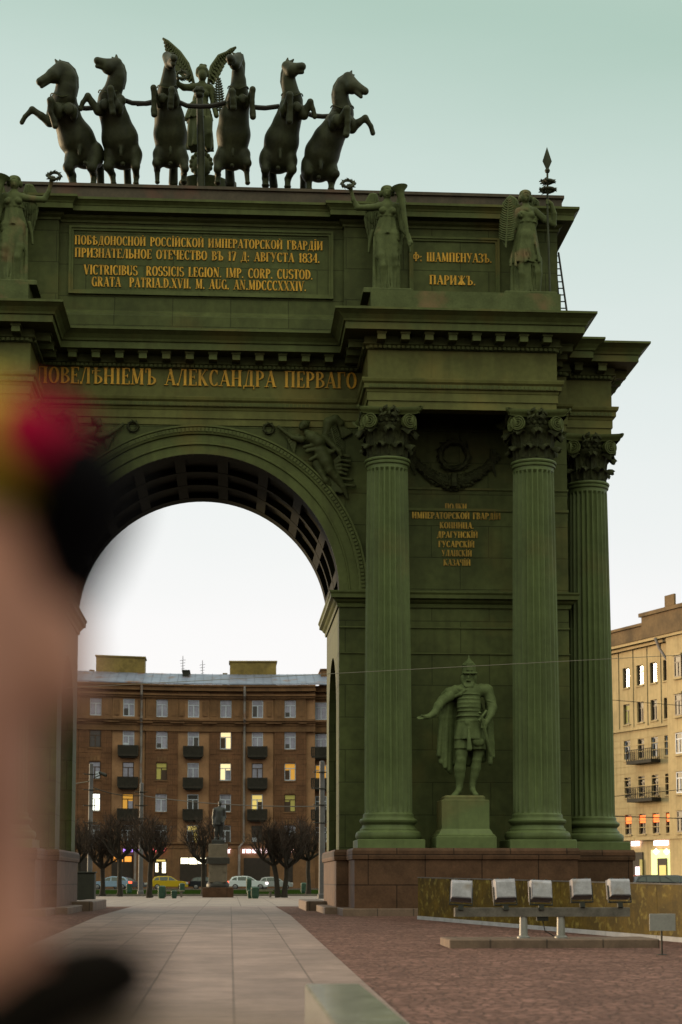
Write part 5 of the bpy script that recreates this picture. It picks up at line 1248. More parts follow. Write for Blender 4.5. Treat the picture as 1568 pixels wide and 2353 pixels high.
# cornices and bands
for z0, z1, o in ((hz(1663), hz(1659), .55), (hz(1659), hz(1655), .75), (hz(1669), hz(1663), .30), (hz(1606), hz(1601), .25), (hz(1601), hz(1597), .5), (hz(1590), hz(1580), .7), (hz(1580), hz(1576), .95), (hz(1940), hz(1936), .35), (hz(1683), hz(1669), .16), (hz(1950), hz(1940), .1)):
    hsplit(tr, xl, XE + .01, -o, .3, z0, z1); hsplit(tr, XE + .02, hx(830), 1.3 - o, 1.7, z0, z1)
for x in colx:
    for s in (-1, 1): tr.box(x + s * 1.5 - .45, x + s * 1.5 + .45, -.68, -.3, hz(1665), hz(1662.9))
hsplit(tr, xl, XE, -.02, .34, 0, hz(1951))
bend(tr).build('cornice', 'plaster_trim', HOUSE)
rf = MB(); n = 14
xs = [xl + (hx(830) - xl) * i / n for i in range(n + 1)]
vs = []
for x in xs:
    st_ = 0 if x < XE else 1.25
    vs += [(x, -.98 + st_, hz(1576) + .01), (x, -.98 + st_, hz(1575) + .08), (x, 6.0, 26.6), (x, 12, 26.6)]
rf.add(vs, [(4 * i + j, 4 * i + 4 + j, 4 * i + 5 + j, 4 * i + 1 + j) for i in range(n) for j in range(3)])
for i in range(40):
    x = xl + (hx(830) - xl) * (i + .5) / 40; st_ = 0 if x < XE else 1.25
    rf.tube([(x, -.9 + st_, hz(1575) + .12), (x, 5.9, 26.63)], .03, 4)
ROOF = bend(rf).build('roof', 'tin_roof', HOUSE)
for u0, u1, v0, v1, m_ in ((221, 330, 1515, 1560, 'plaster_ochre'), (525, 632, 1521, 1560, 'plaster_ochre'), (418, 432, 1548, 1562, 'dark_iron'), (733, 770, 1545, 1570, 'plaster_trim')):
    c_ = MB(); k = 211 / HY; c_.box(hx(u0) * k, hx(u1) * k, 6 if u1 - u0 > 50 else 4, 9, 25.4, CAM_Z + (2021 - v0) * 211 / FPX)
    c_.box(hx(u0) * k - .12, hx(u1) * k + .12, 5.88 if u1 - u0 > 50 else 3.9, 9.1, CAM_Z + (2021 - v0) * 211 / FPX, CAM_Z + (2021 - v0) * 211 / FPX + .16)
    if u1 - u0 > 50: c_.box(hx(u0) * k - .9, hx(u0) * k - .3, 7, 8, 25.4, 26.9)
    bend(c_).build('roof_hut' if u1 - u0 > 50 else 'chimney', m_, ROOF)
an = MB()
for u, v in ((417, 1512), (462, 1522)):
    an.tube([(hx(u) * 1.03, 6, 26.4), (hx(u) * 1.03, 6, hz(v) + 1)], .035, 4)
    for q in range(4): an.tube([(hx(u) * 1.03 - .35 + q * .05, 6, hz(v) + .4 - q * .35), (hx(u) * 1.03 + .35 - q * .05, 6, hz(v) + .5 - q * .35)], .025, 4)
bend(an).build('aerial', 'dark_iron', ROOF)
dp = MB()
for u, lo in ((325, 6.0), (560, 5.6)):
    x = hx(u); dp.tube([(x, -.85, 24.4), (x, -.75, 23.2), (x, -.2, 22.6), (x, -.2, 20.6), (x, -.9, 20.3), (x, -.3, 19.6), (x, -.2, 19), (x, -.2, lo), (x - .55, -.4, lo - .6), (x - .55, -.4, .2)], .15, 8)
bend(dp).build('drainpipe', 'drain', HOUSE)
lit = {(6, 1): 'lit_cream', (6, 2): 'lit_cream', (4, 2): 'lit_olive', (2, 3): 'lit_white', (3, 3): 'lit_amber', (7, 3): 'lit_yellow', (8, 3): 'lit_olive', (5, 4): 'lit_yellow', (8, 2): 'lit_amber', (5, 1): 'glass_pale'}
dark = {(2, 1), (3, 2), (4, 2), (7, 2), (3, 3), (8, 3), (7, 4), (2, 2)}
glz = {(2, 1): 'glass_dark', (5, 3): 'glass_dark', (6, 4): 'glass_dark', (7, 4): 'glass_dark', (4, 4): 'glass_dark', (3, 4): 'glass_dark', (2, 4): 'glass_dark'}
def window(xc, zc, yb, hw, hh, fm, gm, parent, bendit=True, M=None, top=.30):
    f = MB(); t = .085
    f.box(xc - hw, xc - hw + t, yb, yb + .12, zc - hh, zc + hh); f.box(xc + hw - t, xc + hw, yb, yb + .12, zc - hh, zc + hh)
    f.box(xc - hw + t, xc + hw - t, yb, yb + .12, zc - hh, zc - hh + t * 1.3); f.box(xc - hw + t, xc + hw - t, yb, yb + .12, zc + hh - t, zc + hh)
    zt = zc + hh - 2 * hh * top; f.box(xc - hw + t, xc + hw - t, yb + .01, yb + .11, zt - .05, zt + .05); f.box(xc - .06, xc + .06, yb + .015, yb + .1, zc - hh + t, zt - .05)
    g = MB(); g.box(xc - hw + .03, xc + hw - .03, yb + .06, yb + .09, zc - hh + .03, zc + hh - .03)
    for q in (f, g):
        if bendit: bend(q)
        if M is not None: q.v = [tuple(M @ Vector(p)) for p in q.v]
    o = f.build('window', fm, parent); g.build('pane', gm, o); return o
for i, x in enumerate(colx):
    for r, v_ in enumerate(rows):
        if i < 1: continue
        fm = 'frame_brown' if (i, r) in dark else 'frame_white'
        gm = lit.get((i, r)) or glz.get((i, r), 'glass_pale')
        o = window(x, hz(v_), .16, WW - .01, WH - .01, fm, gm, HOUSE)
        rr = random.Random(i * 7 + r); q = MB(); a_ = rr.choice((-1, 1))
        if gm.startswith('lit') and gm != 'lit_white':
            q.box(min(x + a_ * .06, x + a_ * .60), max(x + a_ * .06, x + a_ * .60), .20, .215, hz(v_) - .95, hz(v_) + rr.choice((.2, .35))); bend(q).build('curtain', rr.choice(('glass_pale', 'glass_dark', 'frame_brown')), o)
        elif rr.random() < .65:
            q.box(min(x + a_ * .06, x + a_ * .60), max(x + a_ * .06, x + a_ * .60), .20, .215, hz(v_) - .95, hz(v_) - rr.choice((-.35, .1, .4))); bend(q).build('curtain', rr.choice(('glass_dark', 'glass_pale', 'glass_dark', 'frame_white')), o)
for r, v_ in enumerate(rows): window(hx(737), hz(v_ + 3), 1.5, .68, 1.05, 'frame_white', ['glass_pale', 'glass_pale', 'lit_amber', 'glass_dark', 'glass_dark'][r], HOUSE)
def balcony(xc, zt, hw, yf):
    b_ = MB(); b_.box(xc - hw, xc + hw, yf - 1.0, yf + .3, zt - 1.32, zt - 1.12); b_.box(xc - hw * .8, xc + hw * .8, yf - .8, yf + .3, zt - 1.5, zt - 1.32)
    b_.box(xc - hw, xc + hw, yf - 1.0, yf - .9, zt - .1, zt)
    for s in (-1, 1): b_.box(xc + s * hw - .06, xc + s * hw + .06, yf - 1.0, yf + .2, zt - 1.12, zt)
    k = 15
    for q in range(k): x = xc - hw + 2 * hw * (q + .5) / k; b_.box(x - .055, x + .055, yf - .98, yf - .91, zt - 1.12, zt - .1)
    b_.box(xc - hw + .06, xc + hw - .06, yf - .895, yf - .86, zt - 1.1, zt - .12)
    bend(b_).build('balcony', 'balcony_dark', HOUSE)
for i in (3, 5, 7):
    for r in (1, 2, 3): balcony(colx[i], hz(rows[r] + 14), 1.15, .12)
for r in (1, 2, 3): balcony(hx(737), hz(rows[r] + 14), 1.2, 1.3)
# shops along the pavement
def hrect(name, u0, u1, v0, v1, m_, yb=-.08, parent=HOUSE, th=.06):
    q = MB(); q.box(hx(u0), hx(u1), yb, yb + th, hz(v1), hz(v0)); return bend(q).build(name, m_, parent)
for u0, u1, v0, v1, glow in ((262, 310, 1966, 2026, [(266, 273, 1970, 1980, 'shop_orange'), (278, 287, 1969, 1981, 'shop_orange'), (291, 306, 1969, 1981, 'shop_orange')]),
                             (357, 385, 1974, 2026, [(360, 366, 1984, 2004, 'shop_glow'), (375, 383, 1982, 2006, 'shop_glow'), (362, 382, 1976, 1980, 'lit_yellow')]),
                             (415, 476, 1970, 2026, [(417, 434, 1972, 1985, 'shop_glow'), (436, 454, 1972, 1986, 'shop_glow'), (456, 474, 1972, 1985, 'shop_glow')]),
                             (560, 620, 1972, 2030, []), (655, 672, 1972, 2030, []), (190, 215, 1972, 2030, [])):
    o = hrect('shop_front', u0, u1, v0, v1, 'dark_door')
    for g in glow: hrect('lit_pane', *g[:4], g[4], -.14, o)
def glyph_row(u0, u1, v0, v1, n, m_, gap=.25):
    q = MB(); rr = random.Random(int(u0)); du = (u1 - u0) / n
    for i in range(n):
        a = u0 + i * du; b_ = a + du * (1 - gap)
        x0, x1, z0, z1 = hx(a), hx(b_), hz(v1), hz(v0); t = (x1 - x0) * .3
        q.box(x0, x0 + t, -.35, -.25, z0, z1)
        if i % 3 != 1: q.box(x1 - t, x1, -.35, -.25, z0, z1)
        q.box(x0 + t, x1 - t, -.349, -.251, z1 - t if i % 2 else (z0 + z1) / 2, z1 if i % 2 else (z0 + z1) / 2 + t)
    bend(q).build('shop_sign', m_, HOUSE)
glyph_row(557, 620, 1952, 1961, 14, 'sign_pink'); glyph_row(650, 664, 1952, 1961, 3, 'sign_pink'); glyph_row(668, 676, 1953, 1959, 2, 'sign_pink'); glyph_row(521, 532, 1952, 1961, 2, 'sign_pink')
glyph_row(354, 366, 1952, 1959, 2, 'sign_red'); glyph_row(371, 385, 1950, 1960, 2, 'sign_red'); glyph_row(288, 310, 1952, 1959, 4, 'sign_violet'); glyph_row(316, 332, 1953, 1960, 3, 'sign_violet')

# ------------------------------------------------------------------ yellow house on the right
def wall_dir():
    a = R(-19.5); return Vector((-math.sin(a), -math.cos(a), 0)), None
YD = Vector((math.sin(R(19.5)), -math.cos(R(19.5)), 0))          # along the front, towards the camera and right
YP = Vector(at(1480, 2021, 150)); YP.z = 0
YN = Vector((-YD.y, YD.x, 0)) * -1                                # outward (to the left, facing the square)
YN = Vector((-math.cos(R(19.5)), -math.sin(R(19.5)), 0))
YM = Matrix((YD, -YN, Vector((0, 0, 1)))).transposed().to_4x4(); YM.translation = YP   # local x along, local -y outward
YMI = YM.inverted()
def ys(u, v, off=0):
    """local (s, z) on the front seen at photo position (u, v)"""
    d = Vector(V_F * FPX + V_R * (u - CXP) - V_U * (v - CYP)); o = Vector((CAM_X, 0, CAM_Z))
    lo, ldn = YMI @ o, YMI.to_3x3() @ d
    t = (-off - lo.y) / ldn.y; p = lo + ldn * t; return p.x, p.z
YH = empty('apartment_house', tuple(YP), 'pale yellow apartment house with tall narrow windows and orange lamps, right of the gate', 'apartment house')
def ybuild(mb, name, m_, parent=YH, **k):
    mb.v = [tuple(YM @ Vector(p)) for p in mb.v]; return mb.build(name, m_, parent, **k)
sL = ys(1380, 1700)[0]; sR = ys(1546, 1700)[0]; sE = ys(1640, 1700)[0]
zr = ys(1482, 1487)[1]
q = MB(); q.box(sL, sR, .35, 14, 0, zr)
ucols = [1440, 1472, 1503, 1534]; sc = [ys(u, 1640)[0] for u in ucols]
vrow = [(1528, 1575), (1613, 1660), (1698, 1744), (1784, 1831), (1870, 1917)]
zrow = [(ys(1472, b_)[1], ys(1472, a)[1]) for a, b_ in vrow]
hw = .52
edges = [sL] + [e_ for s_c in sc for e_ in (s_c - hw, s_c + hw)] + [sR]
for i in range(0, len(edges), 2): q.box(edges[i], edges[i + 1], 0, .36, 4.3, zr)
for s_c in sc:
    zz = 4.3
    for z0, z1 in zrow[::-1]: q.box(s_c - hw, s_c + hw, 0, .36, zz, z0); zz = z1
    q.box(s_c - hw, s_c + hw, 0, .36, zz, zr)
q.box(sR, sE, -.5, 14, 0, zr + .3)
ybuild(q, 'wall', 'plaster_yellow')
tq = MB()
tq.box(sL, sE, -.75, .3, zr + .3, zr + .55); tq.box(sL, sR, -.35, .1, zr, zr + .3)
zb_ = ys(1472, 1672)[1]; tq.box(sL, sR, -.22, .02, zb_ - .18, zb_ + .06); zb2 = ys(1472, 1926)[1]; tq.box(sL, sE, -.62, .02, zb2 - .2, zb2 + .05)
for s_c in sc + [sc[0] - 2.4]: tq.box(s_c + 1.12, s_c + 1.22, -.06, .004, zb_, zr)
for z in np.arange(zb2 + .3, zb_ - .2, .62): tq.box(sL, sR, -.025, .002, z, z + .07)
for s_c in sc:
    for z0, z1 in zrow: tq.box(s_c - hw - .08, s_c + hw + .08, -.10, .003, z0 - .12, z0 - .002)
ybuild(tq, 'cornice', 'plaster_yellow')
gq = MB(); gq.box(sL, sR, -.06, .36, 0, 4.29); ybuild(gq, 'ground_storey', 'plaster_trim' if False else 'plaster_yellow')
rq = MB(); rq.add([(sL, -.85, zr + .56), (sE, -.85, zr + .56), (sE, 5, zr + 2.0), (sL, 5, zr + 2.0), (sE, 14, zr + 2.0), (sL, 14, zr + 2.0)], [(0, 1, 2, 3), (3, 2, 4, 5)]); YR = ybuild(rq, 'roof', 'tin_roof')
cq = MB(); s0 = ys(1474, 1420, -3)[0]; cq.box(s0, s0 + 14, 3, 8, zr, ys(1500, 1412, -3)[1]); cq.box(s0 - .2, s0 + 14.2, 2.8, 8.2, ys(1500, 1412, -3)[1], ys(1500, 1412, -3)[1] + .35); cq.box(s0 + 4, s0 + 5.5, 2.9, 3.1, zr + 4, zr + 5)
cq.box(s0 - 9, s0, 3.4, 7, zr + .5, zr + 2.9); cq.box(s0 - 9.2, s0, 3.2, 7.2, zr + 2.9, zr + 3.15)
mat('plaster_umber', (0.27, 0.165, 0.075), .85, var=.4, vscale=.5, stain=(0.10, 0.06, 0.03), stain_scale=.5, stain_amt=.6); ybuild(cq, 'roof_hut', 'plaster_umber', YR)
for i, s_c in enumerate(sc):
    for r, (z0, z1) in enumerate(zrow):
        gm = 'glass_sky' if r == 0 else ('lit_olive' if (i, r) == (0, 1) else 'glass_dull')
        o = window(s_c, (z0 + z1) / 2, .16, hw - .01, (z1 - z0) / 2 - .01, 'frame_brown' if (i, r) not in ((2, 2), (3, 2), (0, 2)) else 'frame_white', gm, YH, False, YM)
        if r == 4:
            l_ = MB(); l_.box(s_c - hw + .1, s_c + hw - .06, .05, .12, z0 + (z1 - z0) * .55, z1 - .15); ybuild(l_, 'window_lamp', 'lit_orange', o)
for s_c in (ys(1562, 1640, .5)[0], ys(1562, 1640, .5)[0] + 2.4, ys(1562, 1640, .5)[0] + 4.8):
    for r, (z0, z1) in enumerate(zrow):
        window(s_c, (z0 + z1) / 2, -.62, hw, (z1 - z0) / 2, 'frame_white' if r in (2, 3) else 'frame_brown', 'glass_dull', YH, False, YM)
        q = MB(); q.box(s_c - hw - .15, s_c + hw + .15, -.75, -.5, z1 + .02, z1 + .2); q.box(s_c - hw - .15, s_c + hw + .15, -.72, -.5, z0 - .2, z0 - .02); ybuild(q, 'window_trim', 'plaster_yellow')
for r in (2, 3):
    z0 = zrow[r][0]; b_ = MB(); a0, a1 = sc[1] - .9, sc[2] + .9
    b_.box(a0, a1, -1.0, .0, z0 - .5, z0 - .2); b_.box(a0, a1, -1.0, -.94, z0 + .72, z0 + .78)
    for k in range(15): x = a0 + (a1 - a0) * k / 14; b_.box(x - .02, x + .02, -.99, -.95, z0 - .2, z0 + .72)
    for x in (a0, a1):
        for k in range(5): b_.box(x - .02, x + .02, -.95 + k * .2, -.91 + k * .2, z0 - .2, z0 + .72)
    ybuild(b_, 'balcony', 'balcony_dark')
dq = MB(); sp_d = ys(1537, 1600, .3)[0]; dq.tube([(sp_d - 1.2, -.8, zr + .4), (sp_d - .8, -.6, zr - .6), (sp_d, -.3, zr - 1.8), (sp_d, -.3, .6)], .13, 8); ybuild(dq, 'drainpipe', 'drain', smooth=True)
def yrect(name, u0, u1, v0, v1, m_, off, parent=YH):
    s0, z0 = ys(u0, v1, off); s1, z1 = ys(u1, v0, off); q_ = MB(); q_.box(s0, s1, -off - .06, -off, z0, z1); return ybuild(q_, name, m_, parent)
yrect('shop_sign', 1452, 1470, 1933, 1944, 'sign_pink', .2); yrect('shop_sign', 1504, 1536, 1931, 1943, 'sign_pink', .2)
o = yrect('shop_front', 1499, 1541, 1952, 2030, 'lit_yellow', .1); MATS['lit_lime'] = None
mat('lit_lime', (0.5, 0.55, 0.2), emit=(0.75, 0.85, 0.30), estr=1.0); o.data.materials[0] = MATS['lit_lime']
yrect('shop_door', 1513, 1534, 1972, 2030, 'dark_door', .2, o); yrect('lit_pane', 1517, 1531, 1988, 2014, 'lit_yellow', .3, o)
for u in (1508, 1532):
    p_, z_ = ys(u, 1957, .45); l_ = MB(); l_.lathe([(.001, -.3), (.3, 0), (.001, .3)], 10, Matrix.Translation((p_, -.45, z_))); ybuild(l_, 'shop_lamp', 'shop_glow', o)
o = yrect('shop_front', 1448, 1478, 1958, 2030, 'dark_door', .1); yrect('shop_sign', 1462, 1470, 1992, 2014, 'sign_pink', .3, o); yrect('lit_pane', 1472, 1477, 1975, 2018, 'lit_olive', .2, o)

# ------------------------------------------------------------------ trees, monument, poles, bins
mat('bark', (0.042, 0.030, 0.021), 0.9, var=0.4, vscale=6, bump=0.4, bscale=20)
mat('twig', (0.055, 0.032, 0.022), 0.9, var=0.3, vscale=2)
def bare_tree(x, y, h, spread, seed, label, lean=0.0, trunks=1):
    rr = random.Random(seed); T = empty('pollarded_tree', (x, y, 0), label, 'tree', 'bare pollarded trees by the path')
    t = MB(); c = MB(); knobs = []
    for k in range(trunks):
        bx_ = x + (k - (trunks - 1) / 2) * .35; fork = h * rr.uniform(.36, .44); lx = lean + (k - (trunks - 1) / 2) * .7
        pts = [(bx_ + lx * q * fork / 3 + rr.uniform(-.04, .04), y + rr.uniform(-.04, .04), fork * q) for q in (0, .12, .35, .65, 1)]
        t.tube(pts, [.24, .19, .16, .15, .15], 9)
        tp = Vector(pts[-1])
        for i in range(8):
            a = 2 * math.pi * i / 8 + rr.uniform(-.3, .3); sp_ = spread * rr.uniform(.6, 1.15); rise = h * rr.uniform(.10, .34)
            e = tp + Vector((math.cos(a) * sp_, math.sin(a) * sp_, rise)); m_ = tp + Vector((math.cos(a) * sp_ * .55, math.sin(a) * sp_ * .55, rise * .3 + rr.uniform(-.1, .2)))
            t.tube([tp - Vector((0, 0, .1)), m_, e], [.10, .075, .05], 6); knobs += [(m_, .6), (e, 1), ((m_ + e) / 2, .8)]
            for _ in range(3):
                e2 = m_ + Vector((rr.uniform(-.5, .5), rr.uniform(-.5, .5), rr.uniform(.4, h * .3))); t.tube([m_, (m_ + e2) / 2 + Vector((rr.uniform(-.1, .1), 0, 0)), e2], [.055, .045, .03], 5); knobs.append((e2, 1))
        t.tube([tp, tp + Vector((rr.uniform(-.2, .2), 0, h * .3))], [.12, .05], 6); knobs.append((tp + Vector((0, 0, h * .3)), 1.2))
    for p, wgt in knobs:
        for _ in range(int(10 * wgt)):
            d = Vector((rr.gauss(0, .55), rr.gauss(0, .55), rr.uniform(.2, 1.1))); d.normalize(); L = rr.uniform(.5, 1.25) * h / 5.2
            a = p + d * L * .5 + Vector((rr.uniform(-.08, .08), rr.uniform(-.08, .08), .05)); b_ = p + d * L + Vector((0, 0, rr.uniform(0, .25)))
            c.tube([p, a, b_], [.013, .009, .005], 3, caps=False)
            for _ in range(2):
                e_ = a + Vector((rr.uniform(-.25, .25), rr.uniform(-.25, .25), rr.uniform(.1, .4))); c.tube([a, e_], [.011, .006], 3, caps=False)
    t.build('trunk', 'bark', T, smooth=True); c.build('crown', 'twig', T)
def tx(u, y): return (u - 528) * y / FPX + CAM_X
for i, (u, y, h, sp, lean, nt_, lab) in enumerate(((187, 118, 5.4, 1.3, 0, 1, 'bare pollarded tree half hidden behind the left pier of the arch'),
        (240, 113, 5.1, 1.2, 0, 1, 'bare pollarded tree with a thin trunk just right of the tall grey pole'),
        (279, 111, 5.7, 1.6, 0, 1, 'bare pollarded tree with the thickest trunk, between two grey poles'),
        (346, 103, 5.1, 1.4, .12, 1, 'bare pollarded tree leaning above the taller green bin on the left'),
        (468, 117, 5.6, 1.5, 0, 1, 'bare pollarded tree behind the monument pedestal'),
        (646, 104, 5.2, 1.35, -.05, 2, 'bare pollarded tree with a forked double trunk behind the white car'),
        (708, 122, 6.1, 1.5, 0, 1, 'bare pollarded tree nearest the pole beside the right pier'))):
    bare_tree(tx(u, y), y, h, sp, 20 + i, lab, lean, nt_)

mat('monument_stone', (0.26, 0.20, 0.15), 0.5, var=0.25, vscale=1.5); mat('monument_dark', (0.055, 0.048, 0.042), 0.5, var=0.3); mat('monument_bronze', (0.055, 0.055, 0.055), 0.45, metal=0.3, var=0.3)
MY = 106.0; D = Draw('M', MY)
MO = empty('monument', (D.P(240, 1480)[0], MY, 0), 'dark bronze standing man seen from behind on a tall stone pillar with a dark band', 'monument')
D.el(259, 402, 0, 20, 23, 30); D.ch((256, 430, 0, 14), (252, 455, 0, 17)); D.ch((205, 475, 0, 24), (300, 472, 0, 24), k=.1); D.ch((250, 500, 0, 46), (250, 590, 0, 46), k=.1); D.skirt((250, 560, 0), (246, 650, 0), (54, 42), (60, 46), 5, .05)
D.ch((200, 480, 0, 22), (188, 560, .05, 19), (190, 640, -.05, 16), (195, 665, -.1, 12), k=.04); D.ch((302, 480, 0, 22), (312, 560, .05, 18), (290, 620, -.3, 15), k=.04)
D.ch((225, 640, 0, 30), (218, 720, .0, 22), (215, 800, .05, 16), (205, 815, -.15, 14), k=.05); D.ch((275, 640, 0, 30), (270, 720, .05, 22), (262, 800, .05, 16), (268, 815, -.15, 14), k=.05)
D.f.build('figure', 'monument_bronze', .035, .05, MO)
def mzone(name, x0, x1, y0, y1, m_, dep, parent=MO, ch=.03):
    a, b_ = D.P(x0, y1), D.P(x1, y0); q_ = MB(); q_.cbox(a[0], b_[0], MY - dep, MY + dep, max(a[2], -.02), b_[2], ch); return q_.build(name, m_, parent)
mzone('plinth_top', 165, 315, 818, 865, 'monument_bronze', .45); mzone('pillar', 130, 348, 865, 1018, 'monument_stone', .60)
mzone('band', 112, 370, 1016, 1088, 'monument_dark', .70); o = mzone('pillar', 132, 340, 1086, 1296, 'monument_stone', .58)
for s_ in (0, 1):
    q_ = MB(); xx = D.P(150 + s_ * 165, 1100)[0]; q_.box(xx - .10, xx + .10, MY - .62, MY - .575, 1.55, 3.3); q_.build('pilaster', 'monument_stone', o)
q_ = MB(); c0 = D.P(235, 1320); q_.lathe([(.62, .58), (.70, .64), (.72, .78), (.66, .90), (.58, 1.0)], 28, Matrix.Translation((c0[0], MY, 0))); q_.build('moulding', 'monument_dark', MO, smooth=True)
mzone('base_step', 62, 412, 1355, 1500, 'granite_base', 1.05)
bs = MB(); x0 = D.P(235, 1400)[0]
for s_ in (1, -1): bs.cbox(x0 + s_ * 2.6 - .7, x0 + s_ * 2.6 + .7, MY - .3, MY + .3, .34, .42, .02); bs.box(x0 + s_ * 2.6 - .5, x0 + s_ * 2.6 - .35, MY - .2, MY + .2, 0, .34); bs.box(x0 + s_ * 2.6 + .35, x0 + s_ * 2.6 + .5, MY - .2, MY + .2, 0, .34)
mat('bench_wood', (0.30, 0.24, 0.15), .7, var=.3)
for s_, lab in ((-1, 'low pale bench on the lawn left of the monument'), (1, 'low pale bench on the lawn right of the monument')):
    xc = x0 + s_ * 2.75; E_ = empty('park_bench', (xc, MY, 0), lab, 'bench', 'benches beside the monument')
    q_ = MB(); q_.cbox(xc - .7, xc + .7, MY - .22, MY + .22, .36, .43, .02); q_.build('seat', 'bench_wood', E_)
    for k in (-1, 1): q_ = MB(); q_.box(xc + k * .5 - .06, xc + k * .5 + .06, MY - .18, MY + .18, 0, .36); q_.build('leg', 'kerb', E_)

mat('pole_paint', (0.16, 0.145, 0.155), 0.6, var=0.3, vscale=1.5)
def pole(u, y, vtop, r, lab, camera=False):
    x = tx(u, y); zt = CAM_Z + (2021 - vtop) * y / FPX; P_ = empty('tram_pole', (x, y, 0), lab, 'pole', 'grey tram poles')
    q_ = MB(); q_.lathe([(r * 1.5, 0), (r * 1.5, .25), (r * 1.15, .3), (r * 1.1, 1), (r, zt * .45), (r * .96, zt * .45 + .02), (r * .85, zt), (.001, zt + .05)], 16, Matrix.Translation((x, y, 0))); q_.build('shaft', 'pole_paint', P_, smooth=True, angle=35)
    q_ = MB()
    for k, f in enumerate((.55, .68, .80, .92)): q_.lathe([(r * 1.1, -.04), (r * 1.25, 0), (r * 1.1, .04)], 12, Matrix.Translation((x, y, zt * f))); q_.tube([(x - r, y, zt * f), (x - r - .35, y - .1, zt * f + .02)], .03, 5); q_.tube([(x + r, y, zt * f), (x + r + .3, y - .1, zt * f + .02)], .03, 5)
    q_.build('bracket', 'dark_iron', P_)
    if camera:
        q_ = MB(); q_.tube([(x + .2, y - .1, zt - 1.0), (x + .75, y - .1, zt - .75)], .04, 6); q_.tube([(x + .6, y - .15, zt - .62), (x + 1.1, y - .4, zt - .85)], .11, 10); q_.build('camera', 'dark_iron', P_)
    return Vector((x, y, zt))
p1 = pole(211, 121, 1758, .17, 'tall grey tram pole with a small camera, leftmost in the arch', True)
p2 = pole(326, 126, 1802, .16, 'grey tram pole between the bare trees left of the monument')
p3 = pole(739, 98, 1750, .17, 'grey tram pole beside the right pier of the arch')
def wire(name, pts, lab, r=.012, m_='dark_iron', sag=.0):
    q_ = MB(); A = [Vector(p) for p in pts]; P = []
    for a, b_ in zip(A, A[1:]):
        for k in range(12): t = k / 12; p = a.lerp(b_, t); p.z -= sag * 4 * t * (1 - t); P.append(p)
    P.append(A[-1]); q_.tube(P, r, 5); tag(q_.build(name, m_), lab, 'wire')
mat('wire_grey', (0.24, 0.21, 0.16), .6)
wire('overhead_wire', [at(-400, 1610, 46), at(2000, 1482, 46)], 'thin pale overhead wire crossing the columns at the height of the warrior helmet', .008, 'wire_grey')
wire('overhead_wire', [p1 + Vector((0, 0, -1.6)), p2 + Vector((0, 0, -.9)), p3 + Vector((0, 0, -2.6)), at(900, 1870, 98)], 'dark wire slung between the tram poles behind the arch', .03, 'dark_iron', .25)
wire('overhead_wire', [at(60, 1800, 118), p1 + Vector((0, 0, -1.2))], 'short wire running left from the tall pole to the pier', .03, 'wire_grey', .2)
for k, (va, vb, lab) in enumerate(((1600, 1632, 'upper thin wire in front of the yellow house'), (1842, 1800, 'middle thin wire in front of the yellow house'), (1872, 1885, 'lower thick wire in front of the yellow house'))):
    wire('overhead_wire', [at(1300, va, 110), at(1700, vb, 110)], lab, .02 + .012 * (k == 2))

mat('bin_green', (0.045, 0.110, 0.070), 0.5, var=0.3); mat('cabinet_dark', (0.016, 0.018, 0.010), 0.6, var=0.3)
def bin_(u, y, h, r, lab):
    E_ = empty('litter_bin', (tx(u, y), y, 0), lab, 'litter bin', 'green litter bins by the lawn'); q_ = MB(); M = Matrix.Translation((tx(u, y), y, 0))
    q_.lathe([(r * .86, 0), (r * .86, .06), (r * .9, .08), (r, .12), (r, h * .4), (r * .97, h * .42), (r, h * .44), (r, h * .86), (r * .96, h * .88)], 18, M)
    for k in range(18): a = 2 * math.pi * k / 18; q_.box(-.015, .015, -r - .012, -r + .01, .14, h * .84, M @ Matrix.Rotation(a, 4, 'Z'))
    q_.build('barrel', 'bin_green', E_, smooth=True, angle=30); q_ = MB(); q_.lathe([(r * 1.06, h * .86), (r * 1.06, h * .92), (r * .9, h * .97), (r * .6, h), (.001, h * 1.01)], 18, M); q_.build('lid', 'bin_green', E_, smooth=True, angle=30)
bin_(374, 100, .74, .22, 'tall green litter bin under the leaning tree'); bin_(402, 100, .46, .17, 'short green litter bin left of the monument'); bin_(586, 99, .68, .23, 'wide green litter bin right of the monument')
bin_(574, 99.5, .50, .13, 'small green litter bin touching a wider green bin'); bin_(420, 140, .8, .22, 'far green litter bin just left of the monument pedestal'); bin_(697, 135, .85, .22, 'far green litter bin below the tree beside the right pole'); bin_(572, 135, 1.2, .2, 'dark green litter bin in front of the white car'); bin_(300, 135, .8, .22, 'far green litter bin behind the thick tree trunk')
q_ = MB(); y = 92; q_.cbox(tx(150, y), tx(222, y), y, y + 1.0, 0, 1.45, .04); q_.cbox(tx(148, y), tx(224, y), y - .05, y + 1.05, 1.45, 1.52, .02); q_.box(tx(190, y), tx(190.6, y), y - .01, y + .02, .1, 1.4)
tag(q_.build('utility_cabinet', 'cabinet_dark'), 'dark square utility cabinet behind the left pier step', 'cabinet')

